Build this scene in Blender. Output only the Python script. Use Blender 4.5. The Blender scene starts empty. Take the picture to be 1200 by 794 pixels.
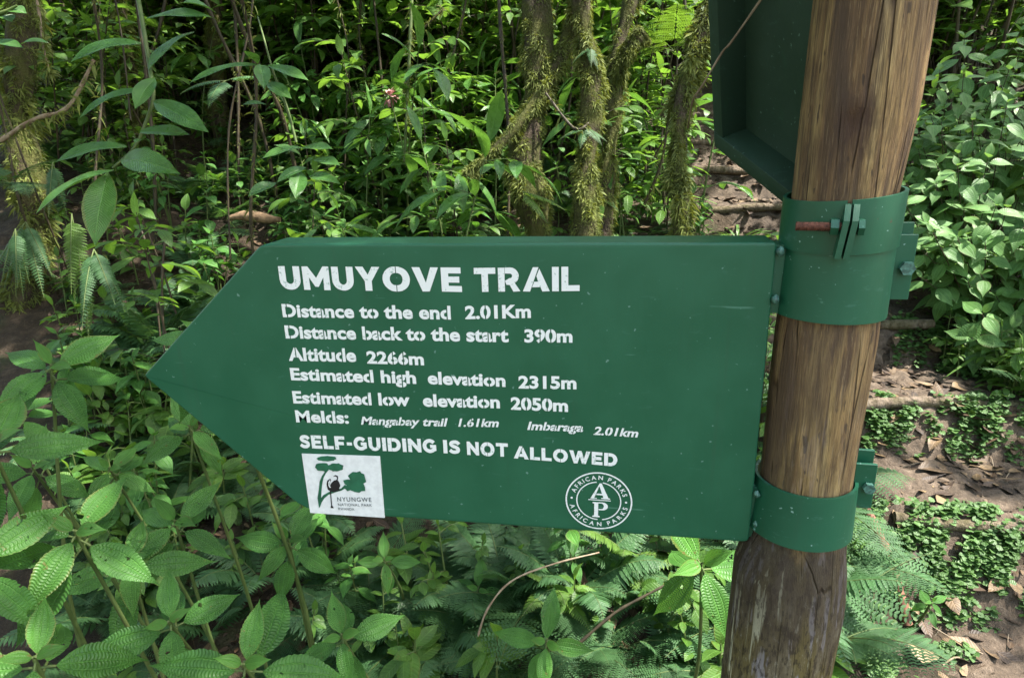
import bpy, bmesh, math
import numpy as np
from mathutils import Matrix, Vector
from mathutils.geometry import tessellate_polygon

scene = bpy.context.scene
C = scene.collection
R_ = math.radians
rng = np.random.default_rng(11)

# ------------------------------------------------------------------ camera
def rodrigues(r):
    r = np.array(r, float); a = np.linalg.norm(r); k = r / a
    K = np.array([[0, -k[2], k[1]], [k[2], 0, -k[0]], [-k[1], k[0], 0]])
    return np.eye(3) + math.sin(a) * K + (1 - math.cos(a)) * K @ K
RC = rodrigues([0.2991, 0.1683, -0.0031])       # board axes (right, down, into the scene) -> camera axes
TC = np.array([0.3136, -0.1131, 0.762])
FOC = 760.0
S2W = np.array([[1, 0, 0], [0, 0, 1], [0, -1, 0]], float)
CAM = np.array([0.0, 0.0, 1.6])
cam_in_board = -RC.T @ TC
ORG = CAM - S2W @ cam_in_board                  # top right corner of the arrow board, world
A = S2W @ RC.T
CR, CD, CF = A[:, 0], A[:, 1], A[:, 2]
cd = bpy.data.cameras.new('camera'); cam = bpy.data.objects.new('camera', cd); C.objects.link(cam)
M4 = Matrix.Identity(4)
for i in range(3):
    M4[i][0] = CR[i]; M4[i][1] = -CD[i]; M4[i][2] = -CF[i]; M4[i][3] = CAM[i]
cam.matrix_world = M4
cd.sensor_width = 36; cd.lens = FOC / 1200 * 36; cd.clip_start = 0.02; cd.clip_end = 400
scene.camera = cam

def ray(px, py):
    return CF + CR * ((px - 600) / FOC) + CD * ((py - 397) / FOC)
def P(px, py, depth):
    return CAM + ray(px, py) * depth
def onboard(px, py, off=0.0):                   # point on the arrow board's face, in board metres (x, down)
    d = ray(px, py); k = (ORG[1] - off - CAM[1]) / d[1]
    w = CAM + d * k
    return np.array([w[0] - ORG[0], ORG[2] - w[2]])

# ------------------------------------------------------------------ light
SUN_EL, SUN_AZ = 62.0, 84.0
SUN = np.array([math.cos(R_(SUN_EL)) * math.sin(R_(SUN_AZ)), math.cos(R_(SUN_EL)) * math.cos(R_(SUN_AZ)), math.sin(R_(SUN_EL))])
world = bpy.data.worlds.new("World"); scene.world = world; world.use_nodes = True
wn = world.node_tree.nodes; wl = world.node_tree.links
bg = wn.get('Background') or wn.new('ShaderNodeBackground')
sky = wn.new('ShaderNodeTexSky'); sky.sky_type = 'NISHITA'; sky.sun_disc = False
sky.sun_elevation = R_(SUN_EL); sky.sun_rotation = R_(SUN_AZ)
sky.dust_density = 3.0; sky.air_density = 2.0; sky.ozone_density = 1.0
wl.new(sky.outputs['Color'], bg.inputs['Color']); bg.inputs['Strength'].default_value = 0.15
sl = bpy.data.lights.new('sun', 'SUN'); sl.energy = 5.0; sl.angle = R_(0.55); sl.color = (1, .95, .86)
so = bpy.data.objects.new('sun', sl); C.objects.link(so)
so.rotation_euler = Vector(SUN).to_track_quat('Z', 'Y').to_euler()
vs = scene.view_settings
vs.view_transform = 'Standard'; vs.look = 'None'; vs.gamma = 1; vs.use_curve_mapping = False
vs.exposure = 1.93
cy = scene.cycles
cy.use_denoising = True
cy.max_bounces = 7; cy.diffuse_bounces = 4; cy.glossy_bounces = 2; cy.transmission_bounces = 4; cy.transparent_max_bounces = 4
cy.sample_clamp_indirect = 6

# ------------------------------------------------------------------ small helpers
def nrm(v):
    v = np.asarray(v, float); return v / (np.linalg.norm(v) + 1e-12)
def rnd(a, b): return float(rng.uniform(a, b))

def table(vv, tab_v, tab_w): return np.interp(vv, tab_v, tab_w)
TV = [0, .04, .12, .25, .40, .55, .70, .82, .91, 1]
SHAPES = {
    'ovate':  [.03, .27, .64, .93, 1.0, .84, .53, .23, .07, 0],
    'lance':  [.03, .18, .46, .78, .97, 1.0, .82, .53, .24, 0],
    'ellip':  [.03, .28, .62, .90, 1.0, .96, .78, .50, .24, 0],
    'strap':  [.50, .65, .82, .95, 1.0, .95, .80, .60, .36, 0],
    'round':  [.10, .50, .82, 1.0, 1.0, .98, .88, .68, .42, 0],
    'pinna':  [.75, .95, 1.0, .98, .92, .84, .70, .52, .32, 0],
}
_tm = {}
def template(shape, nu, nv, serr=0.0):
    key = (shape, nu, nv, serr)
    if key in _tm: return _tm[key]
    v = np.linspace(0, 1, nv + 1)
    w = table(v, TV, SHAPES[shape])
    if serr:
        w = w * (1 + serr * np.where(np.arange(nv + 1) % 2, 1, -1)); w[-1] = 0
    u = np.linspace(-1, 1, nu + 1)
    U, V = np.meshgrid(u, v)
    X = U * w[:, None]
    idx = np.arange((nu + 1) * (nv + 1)).reshape(nv + 1, nu + 1)
    F = np.stack([idx[:-1, :-1], idx[:-1, 1:], idx[1:, 1:], idx[1:, :-1]], -1).reshape(-1, 4)
    _tm[key] = (X.ravel(), V.ravel(), U.ravel(), F)
    return _tm[key]

def strands(path_, rad, n, L0, L1, off, seed, z_hi=3.8, wr=.16, droop=.8):
    """moss: many fine hanging strips on a trunk, as one mesh builder"""
    q = np.random.default_rng(seed); path_ = np.asarray(path_); vis = np.nonzero(path_[:-1, 2] < z_hi)[0]
    i = vis[q.integers(len(vis), size=n)]; f = q.uniform(0, 1, n)[:, None]
    o = path_[i] * (1 - f) + path_[i + 1] * f; r = np.asarray(rad)[i]
    t = path_[i + 1] - path_[i]; t /= np.linalg.norm(t, axis=1)[:, None]
    x = np.cross(t, [.2, 1, .1]); x /= np.linalg.norm(x, axis=1)[:, None]; y = np.cross(t, x)
    a = q.uniform(0, 2 * np.pi, n); rd = x * np.cos(a)[:, None] + y * np.sin(a)[:, None]
    h = o[:, 2] * 7 + a * 1.3
    clump = np.clip(.5 + .6 * np.sin(h) * np.sin(o[:, 2] * 19 + a * 2 + 1) + .3 * np.sin(o[:, 2] * 41 - a * 3), .05, 1.2)
    L = (L0 + (L1 - L0) * 1.35 * clump ** 1.6) * q.uniform(.5, 1.3, n)
    d = rd * q.uniform(.3, 1.1, n)[:, None] + q.uniform(-.9, .9, (n, 3)) + np.array([0, 0, -.15]); d /= np.linalg.norm(d, axis=1)[:, None]
    sd = np.cross(d, rd + q.uniform(-.6, .6, (n, 3))); sd /= np.linalg.norm(sd, axis=1)[:, None] + 1e-9
    W = L * wr * q.uniform(.7, 1.5, n); P_ = []; base = o + rd * (r * q.uniform(.88, 1.06, n) + clump * .006)[:, None]
    for v, w in ((0, .6), (.35, 1), (.7, .8), (1, .1)):
        c = base + d * (L * v)[:, None]; c[:, 2] -= droop * L * v * v * .6
        P_ += [c - sd * (W * w / 2)[:, None], c + sd * (W * w / 2)[:, None]]
    V = np.stack(P_, 1) - off; F = np.array([[0, 1, 3, 2], [2, 3, 5, 4], [4, 5, 7, 6]])
    mb = MB(); mb.v.append(V.reshape(-1, 3)); mb.f.append((F[None] + (np.arange(n) * 8)[:, None, None]).reshape(-1, 4))
    mb.uv.append(np.tile(np.array([[0, 0], [1, 0], [0, .35], [1, .35], [0, .7], [1, .7], [0, 1], [1, 1]], float), (n, 1)))
    mb.r.append(np.repeat(np.clip(clump * .6 + q.uniform(-.1, .4, n), 0, 1), 8)); mb.n = n * 8
    return mb
class MB:
    """collects quads with uv and one random number per leaf, links them as ONE mesh object"""
    def __init__(s): s.v = []; s.f = []; s.uv = []; s.r = []; s.n = 0
    def add(s, v, f, uv=None, r=0.5):
        v = np.asarray(v, float); f = np.asarray(f, int)
        s.v.append(v); s.f.append(f + s.n)
        s.uv.append(np.zeros((len(v), 2)) if uv is None else np.asarray(uv, float))
        s.r.append(np.full(len(v), r)); s.n += len(v)
    def leaf(s, tm, base, d, up, L, W, droop=.15, fold=.15, r=None, wave=0.0, roll=0.0, curl=0.0):
        X, V, U, F = tm
        d = nrm(d); x = np.cross(d, up)
        if np.linalg.norm(x) < 1e-4: x = np.cross(d, [1, .3, .2])
        x = nrm(x); z = np.cross(x, d)
        if roll:
            c, q = math.cos(roll), math.sin(roll); x, z = x * c + z * q, z * c - x * q
        px_ = X * W / 2
        vv = V
        zz = -droop * L * vv ** 2 + fold * np.abs(px_) - curl * px_ ** 2 / max(W, 1e-4)
        if wave:
            ph = rnd(0, 6); zz = zz + wave * L * np.sin(vv * 9 + ph + U * 1.2) * np.abs(U) ** 1.5 * .5 + wave * L * .6 * np.sin(vv * 4 + ph)
        yy = L * (vv - droop * .45 * vv ** 2.0)
        v = np.asarray(base) + px_[:, None] * x + yy[:, None] * d + zz[:, None] * z
        s.add(v, F, np.stack([(U + 1) / 2, V], 1), rnd(0, 1) if r is None else r)
    def tube(s, pts, rad, n=6, r=0.5, cap=True, uvs=1.0):
        pts = np.asarray(pts, float); m = len(pts)
        rad = np.full(m, rad) if np.isscalar(rad) else np.asarray(rad, float)
        t = np.gradient(pts, axis=0); t /= np.linalg.norm(t, axis=1)[:, None] + 1e-12
        ref = np.array([0, 0, 1.0]) if abs(t[0][2]) < .9 else np.array([1.0, 0, 0])
        x = nrm(np.cross(t[0], ref)); V = []
        a = np.linspace(0, 2 * np.pi, n, endpoint=False)
        for i in range(m):
            x = nrm(x - t[i] * np.dot(x, t[i])); y = np.cross(t[i], x)
            V.append(pts[i] + rad[i] * (np.cos(a)[:, None] * x + np.sin(a)[:, None] * y))
        V = np.concatenate(V)
        F = []
        for i in range(m - 1):
            for k in range(n):
                F.append([i * n + k, i * n + (k + 1) % n, (i + 1) * n + (k + 1) % n, (i + 1) * n + k])
        uv = np.stack([np.tile(np.arange(n) / n, m), np.repeat(np.linspace(0, uvs, m), n)], 1)
        s.add(V, F, uv, r)
        if cap:
            for i, sg in ((0, -1), (m - 1, 1)):
                c = s.n; ring = V[i * n:(i + 1) * n]
                vv = np.concatenate([ring, [pts[i] + t[i] * 0]])
                ff = [[k, (k + 1) % n, n, n] if sg > 0 else [(k + 1) % n, k, n, n] for k in range(n)]
                s.add(vv, ff, None, r)
    def box(s, lo, hi, fr=None, r=.5):
        lo = np.array(lo, float); hi = np.array(hi, float)
        q = np.array([[x, y, z] for z in (0, 1) for y in (0, 1) for x in (0, 1)], float)
        v = lo + q * (hi - lo)
        f = [[0, 2, 3, 1], [4, 5, 7, 6], [0, 1, 5, 4], [2, 6, 7, 3], [0, 4, 6, 2], [1, 3, 7, 5]]
        if fr is not None:
            o, ax, ay, az = fr; v = o + v[:, :1] * ax + v[:, 1:2] * ay + v[:, 2:] * az
        s.add(v, f, None, r)
    def build(s, name, mat, parent=None, smooth=True, bevel=0):
        me = bpy.data.meshes.new(name)
        V = np.concatenate(s.v); F = np.concatenate(s.f); UV = np.concatenate(s.uv); RR = np.concatenate(s.r)
        tri = F[:, 2] == F[:, 3]
        counts = np.where(tri, 3, 4); tot = int(counts.sum())
        mask = np.ones(F.shape, bool); mask[tri, 3] = False
        loops = F[mask]
        me.vertices.add(len(V)); me.vertices.foreach_set('co', V.astype(np.float32).ravel())
        me.loops.add(tot); me.loops.foreach_set('vertex_index', loops.astype(np.int32))
        me.polygons.add(len(F))
        st = np.concatenate([[0], np.cumsum(counts)[:-1]])
        me.polygons.foreach_set('loop_start', st.astype(np.int32))
        me.polygons.foreach_set('loop_total', counts.astype(np.int32))
        ul = me.uv_layers.new(name='uv'); ul.data.foreach_set('uv', UV[loops].astype(np.float32).ravel())
        at = me.attributes.new('rnd', 'FLOAT', 'POINT'); at.data.foreach_set('value', RR.astype(np.float32))
        me.update(calc_edges=True); me.validate()
        me.polygons.foreach_set('use_smooth', [smooth] * len(me.polygons))
        me.materials.append(mat)
        o = bpy.data.objects.new(name, me); C.objects.link(o)
        if parent is not None: o.parent = parent
        if bevel:
            m = o.modifiers.new('bevel', 'BEVEL'); m.width = bevel; m.segments = 2; m.limit_method = 'ANGLE'
        return o

def shift(mb, off):
    for v in mb.v: v -= off
def tag(o, label, cat, group=None, kind=None):
    if label: o['label'] = label
    if cat: o['category'] = cat
    if group: o['group'] = group
    if kind: o['kind'] = kind
    return o
def empty(name, loc, label, cat, group=None):
    o = bpy.data.objects.new(name, None); C.objects.link(o); o.location = loc; o.empty_display_size = .05
    return tag(o, label, cat, group)
def copy_tree(o, parent=None):
    c = o.copy(); C.objects.link(c)
    if parent is not None: c.parent = parent
    for ch in list(o.children): copy_tree(ch, c)
    return c
def bez(p, n):                                    # smooth curve through points
    p = np.asarray(p, float); m = len(p)
    t = np.linspace(0, m - 1, n); out = []
    for q in t:
        i = min(int(q), m - 2); f = q - i
        p0, p1, p2, p3 = p[max(i - 1, 0)], p[i], p[i + 1], p[min(i + 2, m - 1)]
        out.append(.5 * ((2 * p1) + (-p0 + p2) * f + (2 * p0 - 5 * p1 + 4 * p2 - p3) * f * f + (-p0 + 3 * p1 - 3 * p2 + p3) * f ** 3))
    return np.array(out)

# ------------------------------------------------------------------ materials
class NT:
    def __init__(s, name):
        s.m = bpy.data.materials.new(name); s.m.use_nodes = True
        s.n = s.m.node_tree.nodes; s.l = s.m.node_tree.links
        for q in list(s.n): s.n.remove(q)
        s.out = s.n.new('ShaderNodeOutputMaterial')
    def put(s, sock, val):
        if hasattr(val, 'is_output') or isinstance(val, bpy.types.NodeSocket): s.l.new(val, sock)
        else: sock.default_value = val
    def math(s, op, a, b=0.0, c=None):
        q = s.n.new('ShaderNodeMath'); q.operation = op
        s.put(q.inputs[0], a); s.put(q.inputs[1], b)
        if c is not None: s.put(q.inputs[2], c)
        return q.outputs[0]
    def noise(s, vec, scale, detail=3, rough=.55, dist=0.0):
        q = s.n.new('ShaderNodeTexNoise'); q.inputs['Scale'].default_value = scale; q.inputs['Detail'].default_value = detail
        q.inputs['Roughness'].default_value = rough; q.inputs['Distortion'].default_value = dist
        if vec is not None: s.l.new(vec, q.inputs['Vector'])
        return q.outputs['Fac']
    def vor(s, vec, scale, feat='F1'):
        q = s.n.new('ShaderNodeTexVoronoi'); q.inputs['Scale'].default_value = scale; q.feature = feat
        if vec is not None: s.l.new(vec, q.inputs['Vector'])
        return q
    def mapping(s, vec, scale=(1, 1, 1), loc=(0, 0, 0)):
        q = s.n.new('ShaderNodeMapping'); q.inputs['Scale'].default_value = scale; q.inputs['Location'].default_value = loc
        s.l.new(vec, q.inputs['Vector']); return q.outputs[0]
    def ramp(s, fac, stops):
        q = s.n.new('ShaderNodeValToRGB'); e = q.color_ramp.elements
        e[0].position, e[0].color = stops[0][0], (*stops[0][1], 1)
        e[1].position, e[1].color = stops[-1][0], (*stops[-1][1], 1)
        for p, c in stops[1:-1]:
            k = e.new(p); k.color = (*c, 1)
        s.put(q.inputs[0], fac); return q.outputs[0]
    def mix(s, fac, a, b, blend='MIX'):
        q = s.n.new('ShaderNodeMix'); q.data_type = 'RGBA'; q.blend_type = blend
        s.put(q.inputs[0], fac)
        s.put(q.inputs[6], (*a, 1) if isinstance(a, tuple) else a); s.put(q.inputs[7], (*b, 1) if isinstance(b, tuple) else b)
        return q.outputs[2]
    def smooth(s, x, lo, hi, a=0.0, b=1.0):
        q = s.n.new('ShaderNodeMapRange'); q.interpolation_type = 'SMOOTHSTEP'
        s.put(q.inputs[0], x); q.inputs[1].default_value = lo; q.inputs[2].default_value = hi
        q.inputs[3].default_value = a; q.inputs[4].default_value = b
        return q.outputs[0]
    def bump(s, h, strength=.3, dist=.01):
        q = s.n.new('ShaderNodeBump'); q.inputs['Strength'].default_value = strength; q.inputs['Distance'].default_value = dist
        s.l.new(h, q.inputs['Height']); return q.outputs[0]
    def coord(s, k='Object'):
        q = s.n.new('ShaderNodeTexCoord'); return q.outputs[k]
    def attr(s, name):
        q = s.n.new('ShaderNodeAttribute'); q.attribute_name = name; return q.outputs['Fac']
    def princ(s, col, rough=.5, spec=.5, normal=None, metal=0.0):
        q = s.n.new('ShaderNodeBsdfPrincipled')
        s.put(q.inputs['Base Color'], (*col, 1) if isinstance(col, tuple) else col)
        s.put(q.inputs['Roughness'], rough); q.inputs['Specular IOR Level'].default_value = spec; q.inputs['Metallic'].default_value = metal
        if normal is not None: s.l.new(normal, q.inputs['Normal'])
        return q
    def done(s, shader):
        s.l.new(shader, s.out.inputs['Surface']); return s.m

def leaf_mat(name, dark, light, veins='pinnate', nveins=14, rough=.42, trans=.3, tcol=None, vein_col=None, spec=.4, spots=.25, vein_amt=.5, bump=.35, holes=0):
    t = NT(name)
    uvq = t.n.new('ShaderNodeUVMap'); uvq.uv_map = 'uv'
    sp = t.n.new('ShaderNodeSeparateXYZ'); t.l.new(uvq.outputs[0], sp.inputs[0])
    a = t.math('ABSOLUTE', t.math('MULTIPLY_ADD', sp.outputs[0], 2.0, -1.0)); v = sp.outputs[1]
    r = t.attr('rnd')
    oi = t.n.new('ShaderNodeObjectInfo')
    mid = t.smooth(a, 0.015, 0.07, 1, 0)
    if veins == 'three':
        lat = t.smooth(t.math('ABSOLUTE', t.math('SUBTRACT', a, .50)), 0.01, .06, 1, 0)
        lines = t.math('MAXIMUM', mid, lat)
        ph = t.math('SUBTRACT', v, t.math('MULTIPLY', t.math('SINE', t.math('MULTIPLY', a, 6.28)), .018))
        tr = t.math('MULTIPLY_ADD', t.math('SINE', t.math('MULTIPLY', ph, nveins * 6.283)), .5, .5)
        h = t.math('SUBTRACT', t.math('MULTIPLY', tr, .35), lines)
        trl = t.smooth(tr, 0.0, .35, .35, 0)
    else:
        ph = t.math('SUBTRACT', v, t.math('MULTIPLY', a, .16))
        tr = t.math('ABSOLUTE', t.math('SINE', t.math('MULTIPLY', ph, nveins * 3.1416)))
        lines = mid
        h = t.math('SUBTRACT', t.math('MULTIPLY', t.math('POWER', tr, .6), .6), lines)
        trl = t.smooth(tr, 0.0, .3, .35, 0)
    col = t.mix(t.math('MULTIPLY_ADD', r, .8, t.math('MULTIPLY', oi.outputs['Random'], .2)), dark, light)
    co = t.coord('Object')
    nz = t.noise(co, 28, 4, .65)
    col = t.mix(t.smooth(nz, .35, .75, 0, .45), col, tuple(min(1, c * 1.7) for c in light))
    nz2 = t.noise(co, 7, 2)
    col = t.mix(t.smooth(nz2, .35, .7, .35, 0), col, tuple(c * .55 for c in dark))
    vc = vein_col or tuple(min(1, c * 1.9 + .01) for c in light)
    vl = t.math('MAXIMUM', t.math('MULTIPLY', lines, .8), t.math('MULTIPLY', trl, .8))
    col = t.mix(t.math('MULTIPLY', vl, vein_amt), col, vc)
    if spots:
        sn = t.noise(co, 70, 3, .6)
        brown = t.smooth(t.math('ADD', sn, t.math('MULTIPLY', r, .06)), .70, .76, 0, spots * 3)
        col = t.mix(brown, col, (.13, .10, .03))
    rim = t.math('MULTIPLY', t.smooth(t.math('ADD', a, t.math('MULTIPLY', t.noise(co, 24, 3), .5)), 1.08, 1.22), t.smooth(r, .55, .95, 0, .45))
    if spots: col = t.mix(rim, col, (.16, .12, .035))
    nb = t.bump(t.math('ADD', h, t.math('MULTIPLY', nz, .5)), bump, .004)
    rr = t.smooth(t.noise(co, 40, 2), .3, .7, rough - .08, rough + .12)
    p = t.princ(col, rr, spec, nb)
    tl = t.n.new('ShaderNodeBsdfTranslucent')
    tc = tcol or (light[0] * 2.2 + .02, light[1] * 2.0 + .03, light[2] * .9)
    t.put(tl.inputs['Color'], t.mix(.5, t.mix(0.0, col, col), tc))
    t.l.new(nb, tl.inputs['Normal'])
    mx = t.n.new('ShaderNodeMixShader'); mx.inputs[0].default_value = trans
    t.l.new(p.outputs[0], mx.inputs[1]); t.l.new(tl.outputs[0], mx.inputs[2])
    if holes:
        hn = t.noise(co, 62, 2, .5); hm = t.noise(co, 11, 2)
        cut = t.math('GREATER_THAN', t.math('ADD', hn, t.math('MULTIPLY', t.smooth(hm, .45, .65), .10)), .765)
        tr_ = t.n.new('ShaderNodeBsdfTransparent'); m2 = t.n.new('ShaderNodeMixShader')
        t.l.new(cut, m2.inputs[0]); t.l.new(mx.outputs[0], m2.inputs[1]); t.l.new(tr_.outputs[0], m2.inputs[2]); mx = m2
    return t.done(mx.outputs[0])

MAT = {}
MAT['broad'] = leaf_mat('quilted_leaf', (.018, .074, .015), (.078, .205, .034), 'three', 26, .42, .30, spots=.25, vein_amt=.26, bump=.55, spec=.32, holes=1)
MAT['bush'] = leaf_mat('three_veined_leaf', (.030, .092, .022), (.105, .210, .058), 'three', 14, .46, .28, spots=.08, spec=.25, vein_amt=.4)
MAT['ginger'] = leaf_mat('glossy_lance_leaf', (.030, .096, .018), (.078, .185, .036), 'pinnate', 30, .30, .30, spots=.10, vein_amt=.38, bump=.40)
MAT['under'] = leaf_mat('understory_leaf', (.034, .088, .014), (.100, .205, .034), 'pinnate', 9, .42, .45, spots=.15)
MAT['fern'] = leaf_mat('fern_leaf', (.026, .074, .026), (.056, .132, .044), 'pinnate', 5, .5, .32, spots=.0)
MAT['fernyellow'] = leaf_mat('light_fern_leaf', (.05, .115, .016), (.09, .17, .025), 'pinnate', 5, .5, .38, spots=.0)
MAT['grass'] = leaf_mat('strap_leaf', (.05, .12, .02), (.10, .20, .04), 'pinnate', 4, .42, .35, spots=.05)
MAT['cover'] = leaf_mat('ground_cover_leaf', (.036, .090, .022), (.080, .160, .040), 'pinnate', 4, .5, .3, spots=.0)
MAT['crown'] = leaf_mat('shade_canopy_leaf', (.022, .060, .014), (.050, .110, .024), 'pinnate', 8, .4, .25, spots=.0)
MAT['moss'] = leaf_mat('moss_strand', (.032, .056, .010), (.150, .175, .036), 'pinnate', 2, .8, .25, spots=.0, vein_amt=0)

def stem_mat(name, a, b, rough=.6):
    t = NT(name); co = t.coord('Object')
    n = t.noise(t.mapping(co, (30, 30, 8)), 1.5, 4)
    col = t.mix(t.smooth(n, .3, .7), a, b)
    return t.done(t.princ(col, rough, .3, t.bump(n, .3, .003)).outputs[0])
MAT['gstem'] = stem_mat('green_stem', (.05, .085, .02), (.09, .12, .035))
MAT['bstem'] = stem_mat('brown_stem', (.020, .016, .010), (.058, .044, .024))
MAT['twig'] = stem_mat('dry_twig', (.16, .11, .07), (.30, .24, .17), .8)
MAT['redstick'] = stem_mat('red_brown_bark', (.10, .045, .028), (.21, .10, .065), .75)

def dead_mat():
    t = NT('dead_leaf'); r = t.attr('rnd'); co = t.coord('Object')
    col = t.ramp(r, [(0, (.022, .014, .010)), (.35, (.055, .034, .021)), (.6, (.105, .068, .038)), (.82, (.18, .122, .062)), (1, (.30, .22, .13))])
    n = t.noise(co, 45, 4, .6)
    col = t.mix(t.smooth(n, .4, .7, 0, .6), col, (.03, .02, .014))
    uvq = t.n.new('ShaderNodeUVMap'); uvq.uv_map = 'uv'
    sp = t.n.new('ShaderNodeSeparateXYZ'); t.l.new(uvq.outputs[0], sp.inputs[0])
    a = t.math('ABSOLUTE', t.math('MULTIPLY_ADD', sp.outputs[0], 2.0, -1.0))
    mid = t.smooth(a, .02, .1, 1, 0)
    tr = t.math('ABSOLUTE', t.math('SINE', t.math('MULTIPLY', t.math('SUBTRACT', sp.outputs[1], t.math('MULTIPLY', a, .2)), 28)))
    col = t.mix(t.math('MULTIPLY', mid, .4), col, (.28, .19, .11))
    p = t.princ(col, .55, .3, t.bump(t.math('ADD', t.math('SUBTRACT', t.math('MULTIPLY', tr, .4), mid), n), .5, .003))
    return t.done(p.outputs[0])
MAT['dead'] = dead_mat()

def soil_mat():
    t = NT('forest_soil'); co = t.coord('Object')
    n1 = t.noise(co, 2.2, 5, .6); n2 = t.noise(co, 18, 6, .7); n3 = t.noise(co, 90, 4, .7)
    col = t.ramp(n2, [(.25, (.020, .014, .009)), (.5, (.048, .034, .021)), (.75, (.10, .072, .046))])
    col = t.mix(t.smooth(n1, .4, .65, 0, .6), col, (.020, .015, .010))
    v = t.vor(co, 34); d = v.outputs['Distance']
    col = t.mix(t.smooth(d, .0, .25, .35, 0), col, (.15, .11, .085))
    g = t.noise(co, 5, 4, .6)
    col = t.mix(t.smooth(g, .55, .72, 0, .55), col, (.025, .042, .010))
    h = t.math('ADD', t.math('MULTIPLY', n2, 1.2), t.math('MULTIPLY', n3, .5))
    return t.done(t.princ(col, .85, .25, t.bump(h, .9, .03)).outputs[0])
MAT['soil'] = soil_mat()

def trail_mat():
    t = NT('trodden_soil'); co = t.coord('Object')
    n1 = t.noise(co, 3, 5, .6); n2 = t.noise(co, 26, 6, .7); n3 = t.noise(co, 120, 4, .7)
    col = t.ramp(n2, [(.25, (.034, .025, .018)), (.5, (.088, .063, .043)), (.75, (.185, .140, .102))])
    col = t.mix(t.smooth(n1, .4, .65, 0, .55), col, (.045, .033, .025))
    h = t.math('ADD', t.math('MULTIPLY', n2, 1.2), t.math('MULTIPLY', n3, .5))
    return t.done(t.princ(col, .8, .3, t.bump(h, .8, .02)).outputs[0])
MAT['trail'] = trail_mat()

def bark_mat(name, a, b, moss):
    t = NT(name); co = t.coord('Object')
    n = t.noise(t.mapping(co, (1, 1, .25)), 38, 5, .65); n2 = t.noise(co, 6, 4, .6); n3 = t.noise(co, 55, 5, .7)
    col = t.mix(t.smooth(n, .3, .7), a, b)
    ms = t.mix(n3, (.024, .032, .007), (.115, .115, .030))
    col = t.mix(t.smooth(n2, .35, .6, 0, moss), col, ms)
    return t.done(t.princ(col, .9, .2, t.bump(t.math('ADD', n, n3), .9, .02)).outputs[0])
MAT['bark'] = bark_mat('mossy_bark', (.018, .013, .009), (.085, .062, .045), .95)
MAT['log'] = bark_mat('weathered_log', (.070, .050, .036), (.22, .17, .13), .45)

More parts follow.
